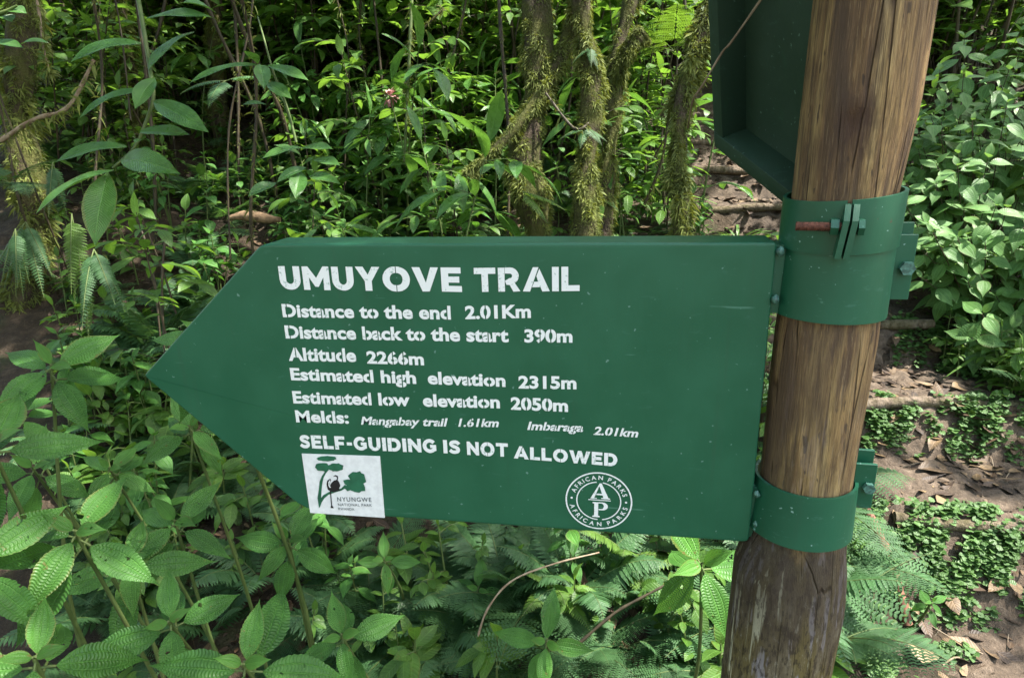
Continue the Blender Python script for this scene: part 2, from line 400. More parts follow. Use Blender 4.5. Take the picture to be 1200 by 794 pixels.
def post_mat():
    t = NT('peeled_post_wood'); co = t.coord('Object')
    zone = t.noise(t.mapping(co, (30, 30, 2.3)), 1.0, 4, .55, .9)
    mid = t.noise(t.mapping(co, (72, 72, 4.6), (3, 1, 0)), 1.0, 5, .65, .8)
    fine = t.noise(t.mapping(co, (300, 300, 12)), 1.0, 4, .65, .4)
    big = t.noise(t.mapping(co, (9, 9, 5)), 1.0, 4, .6)
    red = t.noise(t.mapping(co, (22, 22, 2), (8, 3, 5)), 1.0, 3, .5)
    col = t.ramp(zone, [(.30, (.112, .060, .027)), (.42, (.225, .128, .052)), (.52, (.340, .212, .082)), (.60, (.440, .295, .118)), (.72, (.510, .368, .170))])
    col = t.mix(t.smooth(red, .50, .62, 0, .45), col, (.160, .078, .036))
    col = t.mix(t.smooth(mid, .50, .66, 0, .85), col, (.062, .032, .020))
    col = t.mix(t.smooth(fine, .42, .66, 0, .6), col, (.050, .027, .017))
    fin2 = t.noise(t.mapping(co, (760, 760, 34)), 1.0, 3, .7)
    col = t.mix(t.smooth(fin2, .44, .60, .0, .42), col, (.060, .036, .022))
    col = t.mix(t.smooth(fin2, .34, .44, .35, 0), col, (.46, .34, .18))
    spk = t.noise(t.mapping(co, (130, 130, 30), (5, 5, 1)), 1.0, 2, .5)
    col = t.mix(t.smooth(spk, .66, .70, 0, .8), col, (.035, .022, .016))
    wide = t.noise(t.mapping(co, (17, 17, 1.5), (6, 1, 3)), 1.0, 4, .6, .5)
    col = t.mix(t.smooth(wide, .49, .60, 0, .68), col, (.072, .044, .030))
    col = t.mix(t.smooth(wide, .34, .44, .35, 0), col, (.46, .33, .15))
    col = t.mix(.16, col, (.15, .13, .105))
    col = t.mix(t.smooth(big, .50, .64, 0, .6), col, (.092, .058, .038))
    cr = t.vor(t.mapping(co, (34, 34, 1.7)), 1.0, 'DISTANCE_TO_EDGE'); cr.inputs['Randomness'].default_value = 1
    crk = t.math('MULTIPLY', t.smooth(cr.outputs['Distance'], .0, .035, 1, 0), t.smooth(t.noise(t.mapping(co, (20, 20, 7), (2, 8, 1)), 1.0, 3), .46, .58))
    col = t.mix(t.math('MULTIPLY', crk, .85), col, (.030, .018, .012))
    kd = t.n.new('ShaderNodeVectorMath'); kd.operation = 'DISTANCE'
    t.l.new(t.mapping(co, (1, 1, .62)), kd.inputs[0]); kd.inputs[1].default_value = (KNOT[0] + .004, KNOT[1], KNOT[2] * .62)
    kn = t.math('ADD', kd.outputs['Value'], t.math('MULTIPLY', t.noise(co, 60, 3), .02))
    col = t.mix(t.smooth(kn, .012, .040, .85, 0), col, (.060, .034, .026))
    streak = mid
    # the foot: grey, damp, lichen streaked
    sz = t.n.new('ShaderNodeSeparateXYZ'); t.l.new(co, sz.inputs[0])
    z = t.math('ADD', sz.outputs[2], t.math('MULTIPLY', t.noise(t.mapping(co, (25, 25, 6)), 1.0, 3), .10))
    low = t.smooth(z, POST_FOOT + .085, POST_FOOT + .14, 1, 0)
    midz = t.smooth(z, POST_FOOT + .05, POST_FOOT + .42, .55, 0)
    gcol = t.ramp(t.noise(t.mapping(co, (26, 26, 8)), 1.4, 6, .7), [(.25, (.022, .016, .011)), (.42, (.080, .062, .040)), (.55, (.135, .110, .068)), (.7, (.20, .175, .125))])
    gcol = t.mix(t.smooth(t.noise(t.mapping(co, (14, 14, 4), (4, 0, 2)), 1.6, 4), .50, .62, 0, .6), gcol, (.150, .120, .034))
    gcol = t.mix(t.smooth(t.noise(t.mapping(co, (42, 42, 6), (1, 5, 2)), 1.4, 4, .6), .55, .62, 0, .85), gcol, (.27, .25, .27))
    lich = t.noise(t.mapping(co, (70, 70, 2.2), (9, 1, 4)), 1.2, 4, .6)
    gcol = t.mix(t.smooth(lich, .61, .645, 0, .9), gcol, (.52, .50, .36))
    gsp = t.noise(t.mapping(co, (150, 150, 55), (2, 2, 7)), 1.0, 4, .7)
    gcol = t.mix(t.smooth(gsp, .50, .62, 0, .7), gcol, (.026, .020, .014))
    gcol = t.mix(t.smooth(gsp, .32, .42, .55, 0), gcol, (.30, .28, .22))
    col = t.mix(midz, col, t.mix(.5, gcol, col))
    dk = t.smooth(z, POST_FOOT - .12, POST_FOOT + .06, 0, .78)
    col = t.mix(low, col, t.mix(dk, gcol, (.045, .034, .026)))
    h = t.math('SUBTRACT', t.math('MULTIPLY', t.math('ADD', fine, fin2), -.45), t.math('ADD', t.math('MULTIPLY', mid, .8), t.math('MULTIPLY', crk, 1.2)))
    nb = t.bump(h, .8, .006)
    p = t.princ(col, t.smooth(fine, .3, .7, .62, .85), .18, nb)
    return t.done(p.outputs[0])

def paint_mat(name, col, rough=.38, chips=.5):
    t = NT(name); co = t.coord('Object')
    n = t.noise(co, 9, 4, .6); fine = t.noise(t.mapping(co, (1, 1, .25)), 160, 3, .6)
    c = t.mix(t.smooth(n, .35, .7), tuple(q * .93 for q in col), tuple(min(1, q * 1.06) for q in col))
    sp = t.noise(co, 120, 2, .5)
    c = t.mix(t.smooth(sp, .715, .735, 0, chips), c, (.20, .34, .30))
    rub = t.noise(t.mapping(co, (30, 30, 90)), 1.0, 4, .7)
    c = t.mix(t.smooth(rub, .60, .74, 0, .20 + .25 * (chips > .6)), c, (.07, .17, .135))
    rust = t.noise(co, 37, 5, .7)
    c = t.mix(t.smooth(rust, .735 - .05 * (chips > .6), .77 - .05 * (chips > .6), 0, chips), c, (.075, .05, .035))
    scr = t.noise(t.mapping(co, (9, 160, 160), (4, 1, 2)), 1.0, 2, .5)
    sc2 = t.noise(co, 14, 2)
    c = t.mix(t.math('MULTIPLY', t.smooth(scr, .70, .73, 0, .45), t.smooth(sc2, .5, .6)), c, (.10, .24, .18))
    drip = t.noise(t.mapping(co, (55, 55, 2.2), (1, 4, 2)), 1.0, 4, .6)
    c = t.mix(t.smooth(drip, .56, .72, 0, .30), c, (.022, .075, .042))
    dust = t.noise(co, 330, 2, .6)
    c = t.mix(t.smooth(dust, .66, .74, 0, .18), c, (.10, .16, .11))
    nb = t.bump(t.math('ADD', t.math('MULTIPLY', n, .5), t.math('MULTIPLY', fine, .25)), .16, .004)
    return t.done(t.princ(c, t.smooth(n, .3, .7, rough - .05, rough + .12), .45, nb).outputs[0])
GREEN = (.0112, .094, .047)
MAT['green'] = paint_mat('green_gloss_paint', GREEN)
MAT['clampgreen'] = paint_mat('clamp_green_paint', (.0112, .088, .046), .36, .9)
MAT['greentray'] = paint_mat('dull_green_paint', (.021, .052, .034), .55, .4)

def white_mat():
    t = NT('white_stencil_paint'); co = t.coord('Object')
    n = t.noise(co, 210, 3, .65); m = t.noise(co, 24, 3)
    c = t.mix(t.smooth(t.math('ADD', n, t.math('MULTIPLY', m, .35)), .76, .88, 0, .75), (.74, .76, .76), (.22, .36, .30))
    return t.done(t.princ(c, .5, .3).outputs[0])
MAT['white'] = white_mat()
def plain(name, col, rough=.5, spec=.4, scale=60, amt=.2, metal=0.0, b=.2):
    t = NT(name); co = t.coord('Object'); n = t.noise(co, scale, 4, .6)
    c = t.mix(t.smooth(n, .3, .7), tuple(q * (1 - amt) for q in col), tuple(min(1, q * (1 + amt)) for q in col))
    return t.done(t.princ(c, rough, spec, t.bump(n, b, .002), metal).outputs[0])
MAT['plate'] = plain('white_printed_plate', (.72, .73, .74), .5, .3, 90, .08)
MAT['printgreen'] = plain('green_print', (.018, .115, .060), .5)
MAT['printblack'] = plain('black_print', (.012, .011, .014), .5)
MAT['printgrey'] = plain('grey_print', (.09, .11, .11), .5)
MAT['rust'] = plain('rusty_steel', (.13, .050, .032), .75, .4, 300, .5, .2, .8)
MAT['gap'] = plain('dark_gap_steel', (.02, .018, .018), .8)
MAT['weld'] = plain('weld_bead_paint', (.06, .15, .12), .4, .5, 200, .5)
MAT['flower'] = plain('dusty_pink_petal', (.34, .16, .15), .6)
MAT['dirt'] = plain('rotten_wood', (.15, .10, .06), .9, .2, 30, .6, 0, .8)

# ------------------------------------------------------------------ terrain
STEP_Y = [2.10, 2.64, 3.20, 3.80, 4.42, 5.04, 5.66, 6.3, 6.9]
def hill(x, y):
    x = np.asarray(x, float); y = np.asarray(y, float)
    z = np.where(y < 1.0, 0, .33 * (y - 1.0))
    z = z + np.where(y > 7, .22 * (y - 7), 0) + np.where(y > 13, .35 * (y - 13), 0)
    z = z + .06 * np.sin(x * 1.9 + y * .7) * np.clip(y - .5, 0, 1) + .04 * np.sin(x * 4.3 - y * 3.1)
    left = np.clip((-x - 1.0) / 3, 0, 1); z = z + .55 * left * np.clip((y - 1.5) / 2, 0, 1)
    right = np.clip((x - 2.3) / 3, 0, 1); z = z + .7 * right * np.clip((y - 1.2) / 2, 0, 1)
    return z
TY = [0, 1.2, 1.9, 2.2, 2.64, 3.1, 4.4, 5, 6, 7, 9]
def trail_x(y): return np.interp(y, TY, [1.5, 1.55, 1.5, 1.45, 1.25, 1.02, .95, .88, .8, .75, .6])
def trail_w(y): return np.interp(y, TY, [.9, .8, .66, .58, .46, .38, .38, .40, .42, .42, .3])
def stepped(y):
    y = np.asarray(y, float)
    ys = np.array([.6, 1.3] + STEP_Y)
    i = np.clip(np.searchsorted(ys, y, side='right') - 1, 0, len(ys) - 1)
    y0 = ys[i]; y1 = np.append(ys[1:], 7.6)[i]
    f = (y - y0) / (y1 - y0)
    h = .33 * (y0 - 1.0 + .01) + (y1 - y0) * .33 * np.clip((f - .68) / .32, 0, 1) + .03 * f
    return np.where(y < .8, np.minimum(h, .0), h)
def ground(x, y):
    x = np.asarray(x, float); y = np.asarray(y, float)
    z = hill(x, y)
    m = np.clip((trail_w(y) + .16 - np.abs(x - trail_x(y))) / .18, 0, 1) * np.clip((7.6 - y) / .6, 0, 1) * np.clip((y - .6) / .5, 0, 1)
    m = m * m * (3 - 2 * m)
    return z * (1 - m) + m * stepped(y)
def G(x, y): return float(ground(x, y))
def hit(px, py, up=0.0):                           # where the view ray meets the ground
    d = ray(px, py); prev = 0.3
    for k in np.linspace(.3, 25, 2500):
        p = CAM + d * k
        if p[2] < G(p[0], p[1]) + up: return p
    return CAM + d * 25

# ------------------------------------------------------------------ ground sheet
def grid_sheet(xs, ys, fz, name, mat):
    X, Y = np.meshgrid(xs, ys); Z = fz(X, Y)
    mb = MB(); n, m = len(xs), len(ys)
    idx = np.arange(n * m).reshape(m, n)
    F = np.stack([idx[:-1, :-1], idx[:-1, 1:], idx[1:, 1:], idx[1:, :-1]], -1).reshape(-1, 4)
    mb.add(np.stack([X, Y, Z], -1).reshape(-1, 3), F)
    o = mb.build(name, mat); o['kind'] = 'structure'; return o
def rough(x, y, a):
    return a * (np.sin(x * 23 + 3 * np.sin(y * 9)) * np.sin(y * 19 + 2 * np.sin(x * 13)) + .6 * np.sin(x * 47 + y * 31) * np.sin(y * 53 - x * 11))
gx = np.concatenate([np.linspace(-60, -6, 28)[:-1], np.linspace(-6, 6, 200), np.linspace(6, 60, 28)[1:]])
gy = np.concatenate([np.linspace(-40, 0, 24)[:-1], np.linspace(0, 8.5, 190), np.linspace(8.5, 60, 40)[1:]])
grid_sheet(gx, gy, lambda x, y: ground(x, y) + rough(x, y, .012), 'ground', MAT['soil'])
def trail_sheet():
    ys = np.linspace(.7, 7.4, 260); us = np.linspace(-1, 1, 34)
    U, Y = np.meshgrid(us, ys)
    edge = 1 + .10 * np.sin(Y * 7.3 + U * 2) + .06 * np.sin(Y * 17)
    X = trail_x(Y) + U * trail_w(Y) * edge
    Z = ground(X, Y) + rough(X, Y, .012) + .006 + .010 * np.sin(X * 61 + Y * 23) * np.sin(Y * 71 - X * 17) * .5 - .05 * np.clip((np.abs(U) - .85) / .15, 0, 1)
    mb = MB(); m, n = U.shape; idx = np.arange(n * m).reshape(m, n)
    F = np.stack([idx[:-1, :-1], idx[:-1, 1:], idx[1:, 1:], idx[1:, :-1]], -1).reshape(-1, 4)
    mb.add(np.stack([X, Y, Z], -1).reshape(-1, 3), F)
    o = mb.build('path', MAT['trail']); o['kind'] = 'structure'
trail_sheet()

# ------------------------------------------------------------------ the post
YC = ORG[1] + .022
def on_plane(px, py, y):
    d = ray(px, py); return CAM + d * ((y - CAM[1]) / d[1])
def depth_of(p): return float(np.dot(np.asarray(p) - CAM, CF))
prof = [(-130, 894 + 154, 1182), (0, 958, 1090), (120, 944, 1070), (235, 931, 1043), (330, 920, 1029), (390, 911, 1022), (460, 903, 1010), (540, 895, 996), (600, 888, 988),
        (640, 870, 985), (662, 862, 985), (700, 858, 983), (794, 846, 965)]
prof[0] = (-130, 974, 1112)
PA = []; PR = []
for y, l, r in prof:
    p = on_plane((l + r) / 2, y, YC); PA.append(p); PR.append((r - l) / 2 * depth_of(p) / FOC * .985)
PA = np.array(PA); PR = np.array(PR)
# extend down into the ground and up out of the frame
dn = nrm(PA[-1] - PA[-3]); foot = PA[-1] + dn * ((PA[-1][2] + .3) / -dn[2])
upv = nrm(PA[0] - PA[2]); topp = PA[0] + upv * .55
PA = np.vstack([[topp], PA, [(PA[-1] + foot) / 2], [foot]]); PR = np.concatenate([[PR[0]], PR, [PR[-1] * 1.02, PR[-1] * 1.04]])
o_ = np.argsort(PA[:, 2]); PA = PA[o_]; PR = PR[o_]
def post_c(z): return np.array([np.interp(z, PA[:, 2], PA[:, k]) for k in range(3)])
def post_r(z): return float(np.interp(z, PA[:, 2], PR))
POST_FOOT = on_plane(920, 652, YC)[2]
KNOT = on_plane(1000, 142, YC - .06)
MAT['post'] = post_mat()
def build_post():
    mb = MB(); n = 72; zs = np.concatenate([np.linspace(PA[0, 2], POST_FOOT - .08, 40)[:-1], np.linspace(POST_FOOT - .08, POST_FOOT + .06, 30)[:-1], np.linspace(POST_FOOT + .06, PA[-1, 2], 150)])
    a = np.linspace(0, 2 * np.pi, n, endpoint=False); V = []
    for z in zs:
        c = post_c(z); r = post_r(z)
        k = 1 + .010 * np.sin(a * 3 + z * 2.1) + .006 * np.sin(a * 7 + z * 3.7) + .004 * np.sin(a * 17 + 2 * np.sin(z * 5)) + .003 * np.sin(a * 31 + z * 2)
        if z < POST_FOOT + .02: k = k + .02 * np.sin(a * 2 + 1 + z * 6) * np.clip((POST_FOOT + .02 - z) / .05, 0, 1) + .006 * np.sin(a * 23 + z * 11)
        # a knot scar on the front
        kz = np.exp(-((z - KNOT[2]) / .010) ** 2); da = (a - KNOTA + np.pi) % (2 * np.pi) - np.pi
        k = k - .06 * kz * np.exp(-(da / .10) ** 2) + .03 * np.exp(-((z - KNOT[2] - .017) / .010) ** 2) * np.exp(-(da / .22) ** 2)
        V.append(np.stack([c[0] + r * k * np.cos(a), c[1] + r * k * np.sin(a), np.full(n, z)], 1))
    m = len(zs); V = np.concatenate(V); idx = np.arange(n * m).reshape(m, n); nx = np.roll(idx, -1, 1)
    F = np.stack([idx[:-1], nx[:-1], nx[1:], idx[1:]], -1).reshape(-1, 4)
    mb.add(V, F)
    o = mb.build('wooden_post', MAT['post'])
    tag(o, 'leaning wooden post with peeled brown grain and grey streaked foot, carrying both green signs', 'post')
kc = post_c(KNOT[2]); KNOTA = math.atan2(KNOT[1] - kc[1], KNOT[0] - kc[0]) % (2 * math.pi)
build_post()

# ------------------------------------------------------------------ the arrow sign
BW, BH, BL, BT = .66, .4077, .2199, .4798       # board width, height, arrow length, height of the tip (share)
THICK = .062
sign = empty('arrow_sign', ORG + np.array([0, 0, -BH]), 'green arrow shaped trail sign pointing left with white stencilled distances, clamped to the wooden post', 'sign')
def SB(x, down, out=0.0):                        # board metres -> world minus sign origin
    return np.array([x, -out, BH - down])
def ext_poly(mb, pts, y0, y1):                   # prism of a flat outline (x, down) between two depths (out positive towards the viewer)
    n = len(pts)
    tris = tessellate_polygon([[Vector((p[0], -p[1], 0)) for p in pts]])
    V = np.array([SB(p[0], p[1], y0) for p in pts] + [SB(p[0], p[1], y1) for p in pts])
    F = []
    for t in tris:
        a_, b_, c_ = t
        F.append([a_, b_, c_, c_]); F.append([n + c_, n + b_, n + a_, n + a_])
    for i in range(n):
        j = (i + 1) % n; F.append([i, j, n + j, n + i])
    mb.add(V, F)
def roundc(pts, rad, k=5):
    out = []; n = len(pts); pts = [np.array(p, float) for p in pts]
    for i in range(n):
        p, a_, b_ = pts[i], pts[i - 1], pts[(i + 1) % n]; r = rad[i]
        if r <= 0: out.append(p); continue
        u = nrm(a_ - p); w = nrm(b_ - p)
        for q in np.linspace(0, 1, k):
            out.append((1 - q) ** 2 * (p + u * r) + 2 * q * (1 - q) * p + q * q * (p + w * r))
    return out
outline = roundc([(-BW, 0), (-.002, 0.0), (-.003, BH), (-BW + .012, BH), (-BW - BL, BH * BT)], [.012, .004, .008, .03, .006])
mb = MB(); ext_poly(mb, outline, 0.0, -THICK)
bo = mb.build('board', MAT['green'], sign, smooth=False)
def fix_normals(o, bevel=0, seg=3):
    bm = bmesh.new(); bm.from_mesh(o.data); bmesh.ops.remove_doubles(bm, verts=bm.verts, dist=1e-6)
    bmesh.ops.recalc_face_normals(bm, faces=bm.faces)
    if bevel:
        ed = [e for e in bm.edges if len(e.link_faces) == 2 and e.calc_face_angle(0) > .6]
        bmesh.ops.bevel(bm, geom=ed, offset=bevel, segments=seg, affect='EDGES', profile=.5)
    bm.to_mesh(o.data); bm.free()
    o.data.shade_smooth(); o.data.set_sharp_from_angle(angle=.6)
fix_normals(bo, .0025)
for pl in bo.data.polygons:
    if pl.area > .0006: pl.use_smooth = False

# lettering -------------------------------------------------------------
def arc(cx, cy_, rx, ry, a0, a1, n=14):
    return [(cx + rx * math.cos(R_(a)), cy_ + ry * math.sin(R_(a))) for a in np.linspace(a0, a1, n)]
def stroke(pts, w):
    p = np.array(pts, float); t = np.gradient(p, axis=0); t /= np.linalg.norm(t, axis=1)[:, None]; nn = np.stack([-t[:, 1], t[:, 0]], 1)
    return [tuple(q) for q in p + nn * w / 2] + [tuple(q) for q in (p - nn * w / 2)[::-1]]
GL = {
    'U': (.88, [[(0, 1), (0, .42)] + arc(.44, .42, .44, .43, 180, 360) + [(.88, 1), (.63, 1), (.63, .42)] + arc(.44, .42, .19, .21, 360, 180) + [(.25, 1)]]),
    'M': (1.12, [[(0, 0), (0, 1), (.22, 1), (.56, .48), (.90, 1), (1.12, 1), (1.12, 0), (.88, 0), (.88, .56), (.62, .14), (.50, .14), (.24, .56), (.24, 0)]]),
    'Y': (.96, [[(0, 1), (.28, 1), (.48, .63), (.68, 1), (.96, 1), (.605, .40), (.605, 0), (.355, 0), (.355, .40)]]),
    'O': (1.10, [arc(.51, .5, .51, .52, 90, 270, 18) + arc(.51, .5, .25, .29, 270, 90, 14), arc(.59, .5, .51, .52, -90, 90, 18) + arc(.59, .5, .25, .29, 90, -90, 14)]),
    'V': (1.02, [[(0, 1), (.28, 1), (.52, .34), (.75, 1), (1.02, 1), (.64, 0), (.38, 0)]]),
    'E': (.78, [[(0, 0), (0, 1), (.76, 1), (.76, .79), (.25, .79), (.25, .61), (.69, .61), (.69, .40), (.25, .40), (.25, .21), (.78, .21), (.78, 0)]]),
    'F': (.74, [[(0, 0), (0, 1), (.74, 1), (.74, .79), (.25, .79), (.25, .57), (.67, .57), (.67, .36), (.25, .36), (.25, 0)]]),
    'T': (.92, [[(0, 1), (.92, 1), (.92, .78), (.585, .78), (.585, 0), (.335, 0), (.335, .78), (0, .78)]]),
    'R': (.94, [[(0, 0), (0, 1), (.25, 1), (.25, 0)], [(.31, 1), (.52, 1)] + arc(.52, .66, .36, .34, 88, -62, 12) + [(.94, 0), (.66, 0), (.50, .30), (.36, .30), (.31, .44)] + [(.48, .54)] + arc(.50, .665, .13, .125, -80, 80, 7) + [(.31, .79)]]),
    'A': (1.12, [[(0, 0), (.44, 1), (.64, 1), (.27, 0)], [(.71, .93), (1.12, 0), (.84, 0), (.765, .18), (.41, .18), (.485, .38), (.68, .38), (.60, .64)]]),
    'I': (.25, [[(0, 0), (0, 1), (.25, 1), (.25, 0)]]),
    'L': (.74, [[(0, 0), (0, 1), (.25, 1), (.25, .21), (.74, .21), (.74, 0)]]),
    'S': (.76, [stroke(bez([(.70, .74), (.56, .87), (.34, .89), (.16, .80), (.15, .65), (.30, .55), (.48, .48), (.62, .37), (.61, .20), (.44, .11), (.22, .12), (.05, .24)], 44), .225)]),
    'G': (.98, [stroke([(q[0], q[1]) for q in arc(.5, .5, .39, .40, 42, 332, 26)], .235), [(.55, .58), (.96, .58), (.96, .16), (.72, .10), (.72, .38), (.55, .38)]]),
    'D': (.96, [[(0, 0), (0, 1), (.25, 1), (.25, 0)], [(.32, 1), (.46, 1)] + arc(.46, .5, .50, .5, 88, -88, 16) + [(.32, 0), (.32, .22), (.44, .22)] + arc(.45, .5, .25, .28, -85, 85, 12) + [(.32, .78)]]),
    'N': (.94, [[(0, 0), (0, 1), (.20, 1), (.70, .44), (.70, 1), (.94, 1), (.94, 0), (.74, 0), (.24, .57), (.24, 0)]]),
    'W': (1.56, [[(0, 1), (.27, 1), (.46, .38), (.66, 1), (.90, 1), (1.10, .38), (1.30, 1), (1.56, 1), (1.22, 0), (.97, 0), (.78, .58), (.59, 0), (.34, 0)]]),
    '-': (.40, [[(.02, .34), (.02, .54), (.38, .54), (.38, .34)]]),
}
class Flat:
    """flat printed shapes on the board: triangles in board metres"""
    def __init__(s, out): s.mb = MB(); s.out = out
    def poly(s, pts, f):
        q = [f(p) for p in pts]
        tr = tessellate_polygon([[Vector((a, b, 0)) for a, b in q]])
        s.k = (getattr(s, 'k', 0) + 1) % 4
        V = [SB(a, b, s.out + s.k * .00012) for a, b in q]
        F = []
        for t in tr:
            a_, b_, c_ = (np.array(q[i]) for i in t)
            cr = (b_[0] - a_[0]) * (c_[1] - a_[1]) - (b_[1] - a_[1]) * (c_[0] - a_[0])
            i, j, k = t
            F.append([i, k, j, j] if cr > 0 else [i, j, k, k])
        s.mb.add(V, F)
    def tris(s, V2, T, f):
        q = [f(p) for p in V2]; F = []
        for t in T:
            a_, b_, c_ = (np.array(q[i]) for i in t)
            cr = (b_[0] - a_[0]) * (c_[1] - a_[1]) - (b_[1] - a_[1]) * (c_[0] - a_[0])
            i, j, k = t
            F.append([i, k, j, j] if cr > 0 else [i, j, k, k])
        s.mb.add([SB(a, b, s.out) for a, b in q], F)
let = Flat(.0006)
def quad_map(l, r):
    """l, r = (px, top_y, base_y) at the left and right ends of a word in the photo -> maps (x in 0..1, height in 0..1)"""
    lt, lb = onboard(l[0], l[1]), onboard(l[0] + (l[2] - l[1]) * .10, l[2]); rt, rb = onboard(r[0], r[1]), onboard(r[0] - 0.0, r[2])
    dx = (rb[0] - lb[0]); h = ((lb[1] - lt[1]) + (rb[1] - rt[1])) / 2
    def f(p):
        b = lb + (rb - lb) * p[0]
        return (b[0], b[1] - h * p[1])
    return f, dx, h
def fatten(pts, d):
    p = np.array(pts, float); n = len(p); out = []
    ar = sum(p[i][0] * p[(i + 1) % n][1] - p[(i + 1) % n][0] * p[i][1] for i in range(n)); sg = 1 if ar > 0 else -1
    for i in range(n):
        a_ = nrm(p[i] - p[i - 1]); b_ = nrm(p[(i + 1) % n] - p[i]); na = np.array([a_[1], -a_[0]]) * sg; nb = np.array([b_[1], -b_[0]]) * sg
        m = na + nb; k = np.dot(m, na); out.append(tuple(p[i] + (m / k * d if k > .45 else nrm(m) * d if np.linalg.norm(m) > .1 else 0)))
    return out
def caps(word, l, r, gap=.13):
    f, dx, h = quad_map(l, r)
    tot = sum(GL[c][0] for c in word) + gap * (len(word) - 1)
    x = 0
    for c in word:
        w, polys = GL[c]
        for pl in polys: let.poly(fatten(pl, .022), lambda p: f(((x + p[0]) / tot, p[1] + rnd(-.006, .006))))
        x += w + gap
caps('UMUYOVE', (327.5, 312.3, 338.3), (541, 313.8, 341.2), .155)
caps('TRAIL', (554.3, 314.3, 341.2), (678.7, 312.8, 340.2), .16)
caps('SELF-GUIDING', (351.4, 509.4, 524), (511.8, 514.6, 529.8)  , .17)
caps('IS', (519, 515.2, 530), (539.3, 516, 531)  , .17)
caps('NOT', (546.5, 517, 532), (595.3, 519.4, 534.4)  , .17)
caps('ALLOWED', (601.3, 521.2, 536), (723, 532, 545.6), .16)

_dg = None
_gc = {}
def char_mesh(ch, off):
    key = (ch, off)
    if key in _gc: return _gc[key]
    def ev(body):
        cu = bpy.data.curves.new('t', 'FONT'); cu.body = body; cu.offset = off; cu.resolution_u = 4; cu.fill_mode = 'FRONT'
        ob = bpy.data.objects.new('t', cu); C.objects.link(ob)
        dg = bpy.context.evaluated_depsgraph_get(); dg.update()
        e = ob.evaluated_get(dg); me = e.to_mesh()
        v = np.array([q.co[:2] for q in me.vertices]).reshape(-1, 2); me.calc_loop_triangles(); t = [tuple(q.vertices) for q in me.loop_triangles]
        e.to_mesh_clear(); bpy.data.objects.remove(ob); bpy.data.curves.remove(cu)
        return v, t
    v, t = ev(ch)
    adv = ev(ch + '|')[0][:, 0].max() - ev('|')[0][:, 0].max() if ch != ' ' else ev('|' + ' |')[0][:, 0].max() - ev('||')[0][:, 0].max()
    _gc[key] = (v, t, adv); return _gc[key]
CUT = {'a': .62, 'b': .36, 'd': .64, 'o': .5, 'g': .62, '0': .5, '6': .52, '9': .52, 'D': .34, 'A': .5, '4': .6, 'p': .36, 'R': .36, 'P': .36, '8': .5, 'O': .5}
CUTY = {'e': None}
def gapcut(v, t, x, w):
    bm = bmesh.new(); vs_ = [bm.verts.new((a, b, 0)) for a, b in v]
    for q in t:
        try: bm.faces.new([vs_[i] for i in q])
        except ValueError: pass
    for xx in (x - w, x + w):
        bmesh.ops.bisect_plane(bm, geom=bm.verts[:] + bm.edges[:] + bm.faces[:], plane_co=(xx, 0, 0), plane_no=(1, 0, 0))
    bmesh.ops.delete(bm, geom=[f for f in bm.faces if abs(f.calc_center_median().x - x) < w], context='FACES')
    bmesh.ops.triangulate(bm, faces=bm.faces[:])
    bm.verts.index_update()
    v2 = np.array([q.co[:2] for q in bm.verts]); t2 = [tuple(q.index for q in f.verts) for f in bm.faces]; bm.free()
    return v2, t2
def text_geo(s, off, stencil=True, track=0.0):
    V = []; T = []; x = 0; n = 0
    for ch in s:
        v, t, adv = char_mesh(ch, off)
        if len(v):
            if stencil and ch in CUT:
                x0, x1 = v[:, 0].min(), v[:, 0].max()
                v, t = gapcut(v, t, x0 + (x1 - x0) * CUT[ch], .026)
            V.append(v + [x, 0]); T += [tuple(i + n for i in q) for q in t]; n += len(v)
        x += adv + track
    V = np.concatenate(V); V[:, 0] -= V[:, 0].min(); return V, T, V[:, 0].max()
CAPH = .727
def words(s, l, r, off=.037, capr=None, shear=0.0, dest=None, stencil=True, track=.012):
    f, dx, h = quad_map(l, r)
    V, T, w = text_geo(s, off, stencil, track)
    V = V.copy(); V[:, 0] += shear * V[:, 1]; V[:, 0] -= V[:, 0].min(); w = V[:, 0].max()
    ch = capr or CAPH
    (dest or let).tris([(a / w, b / ch) for a, b in V], T, f)
words('Distance to the end', (330.3, 355.4, 370.6), (528.6, 358.3, 373.4))
words('2.01Km', (543.9, 357.8, 373), (622.3, 356.5, 371.5))
words('Distance back to the start', (333.6, 380.6, 395.5), (596.3, 384.6, 400))
words('390m', (613.2, 385.3, 400.2), (670.9, 385.6, 400.4))
words('Altitude', (337.3, 406.5, 421.7), (418, 408, 423))
words('2266m', (429, 410.8, 424.9), (497.2, 412.8, 427))
words('Estimated high', (340, 430.3, 444.4), (488, 434.5, 448.7))
words('elevation', (500.3, 434.6, 449), (592.6, 437.6, 452.2))
words('2315m', (606.3, 439.6, 454), (675.6, 440.6, 455))
words('Estimated low', (342.7, 457.4, 471.5), (480.8, 460.6, 474.8))
words('elevation', (494.6, 460.8, 475.2), (586, 463, 477.3))
words('2050m', (597.4, 464.5, 478.8), (665.7, 467.2, 481.5))
words('Melds:', (346, 480, 493.6), (409.3, 481.6, 495.3))
IT = dict(off=.030, shear=.22)
words('Mangabay trail', (422.3, 487.3, 496.6), (525.4, 489.2, 498.9), **IT)
words('1.61km', (536.2, 489.6, 499.0), (584.9, 490, 499.6), **IT)
words('Imbaraga', (617, 493.2, 502.7), (683.4, 495.4, 505.2), **IT)
words('2.01km', (694.3, 499, 508.4), (748, 502, 511.7), **IT)

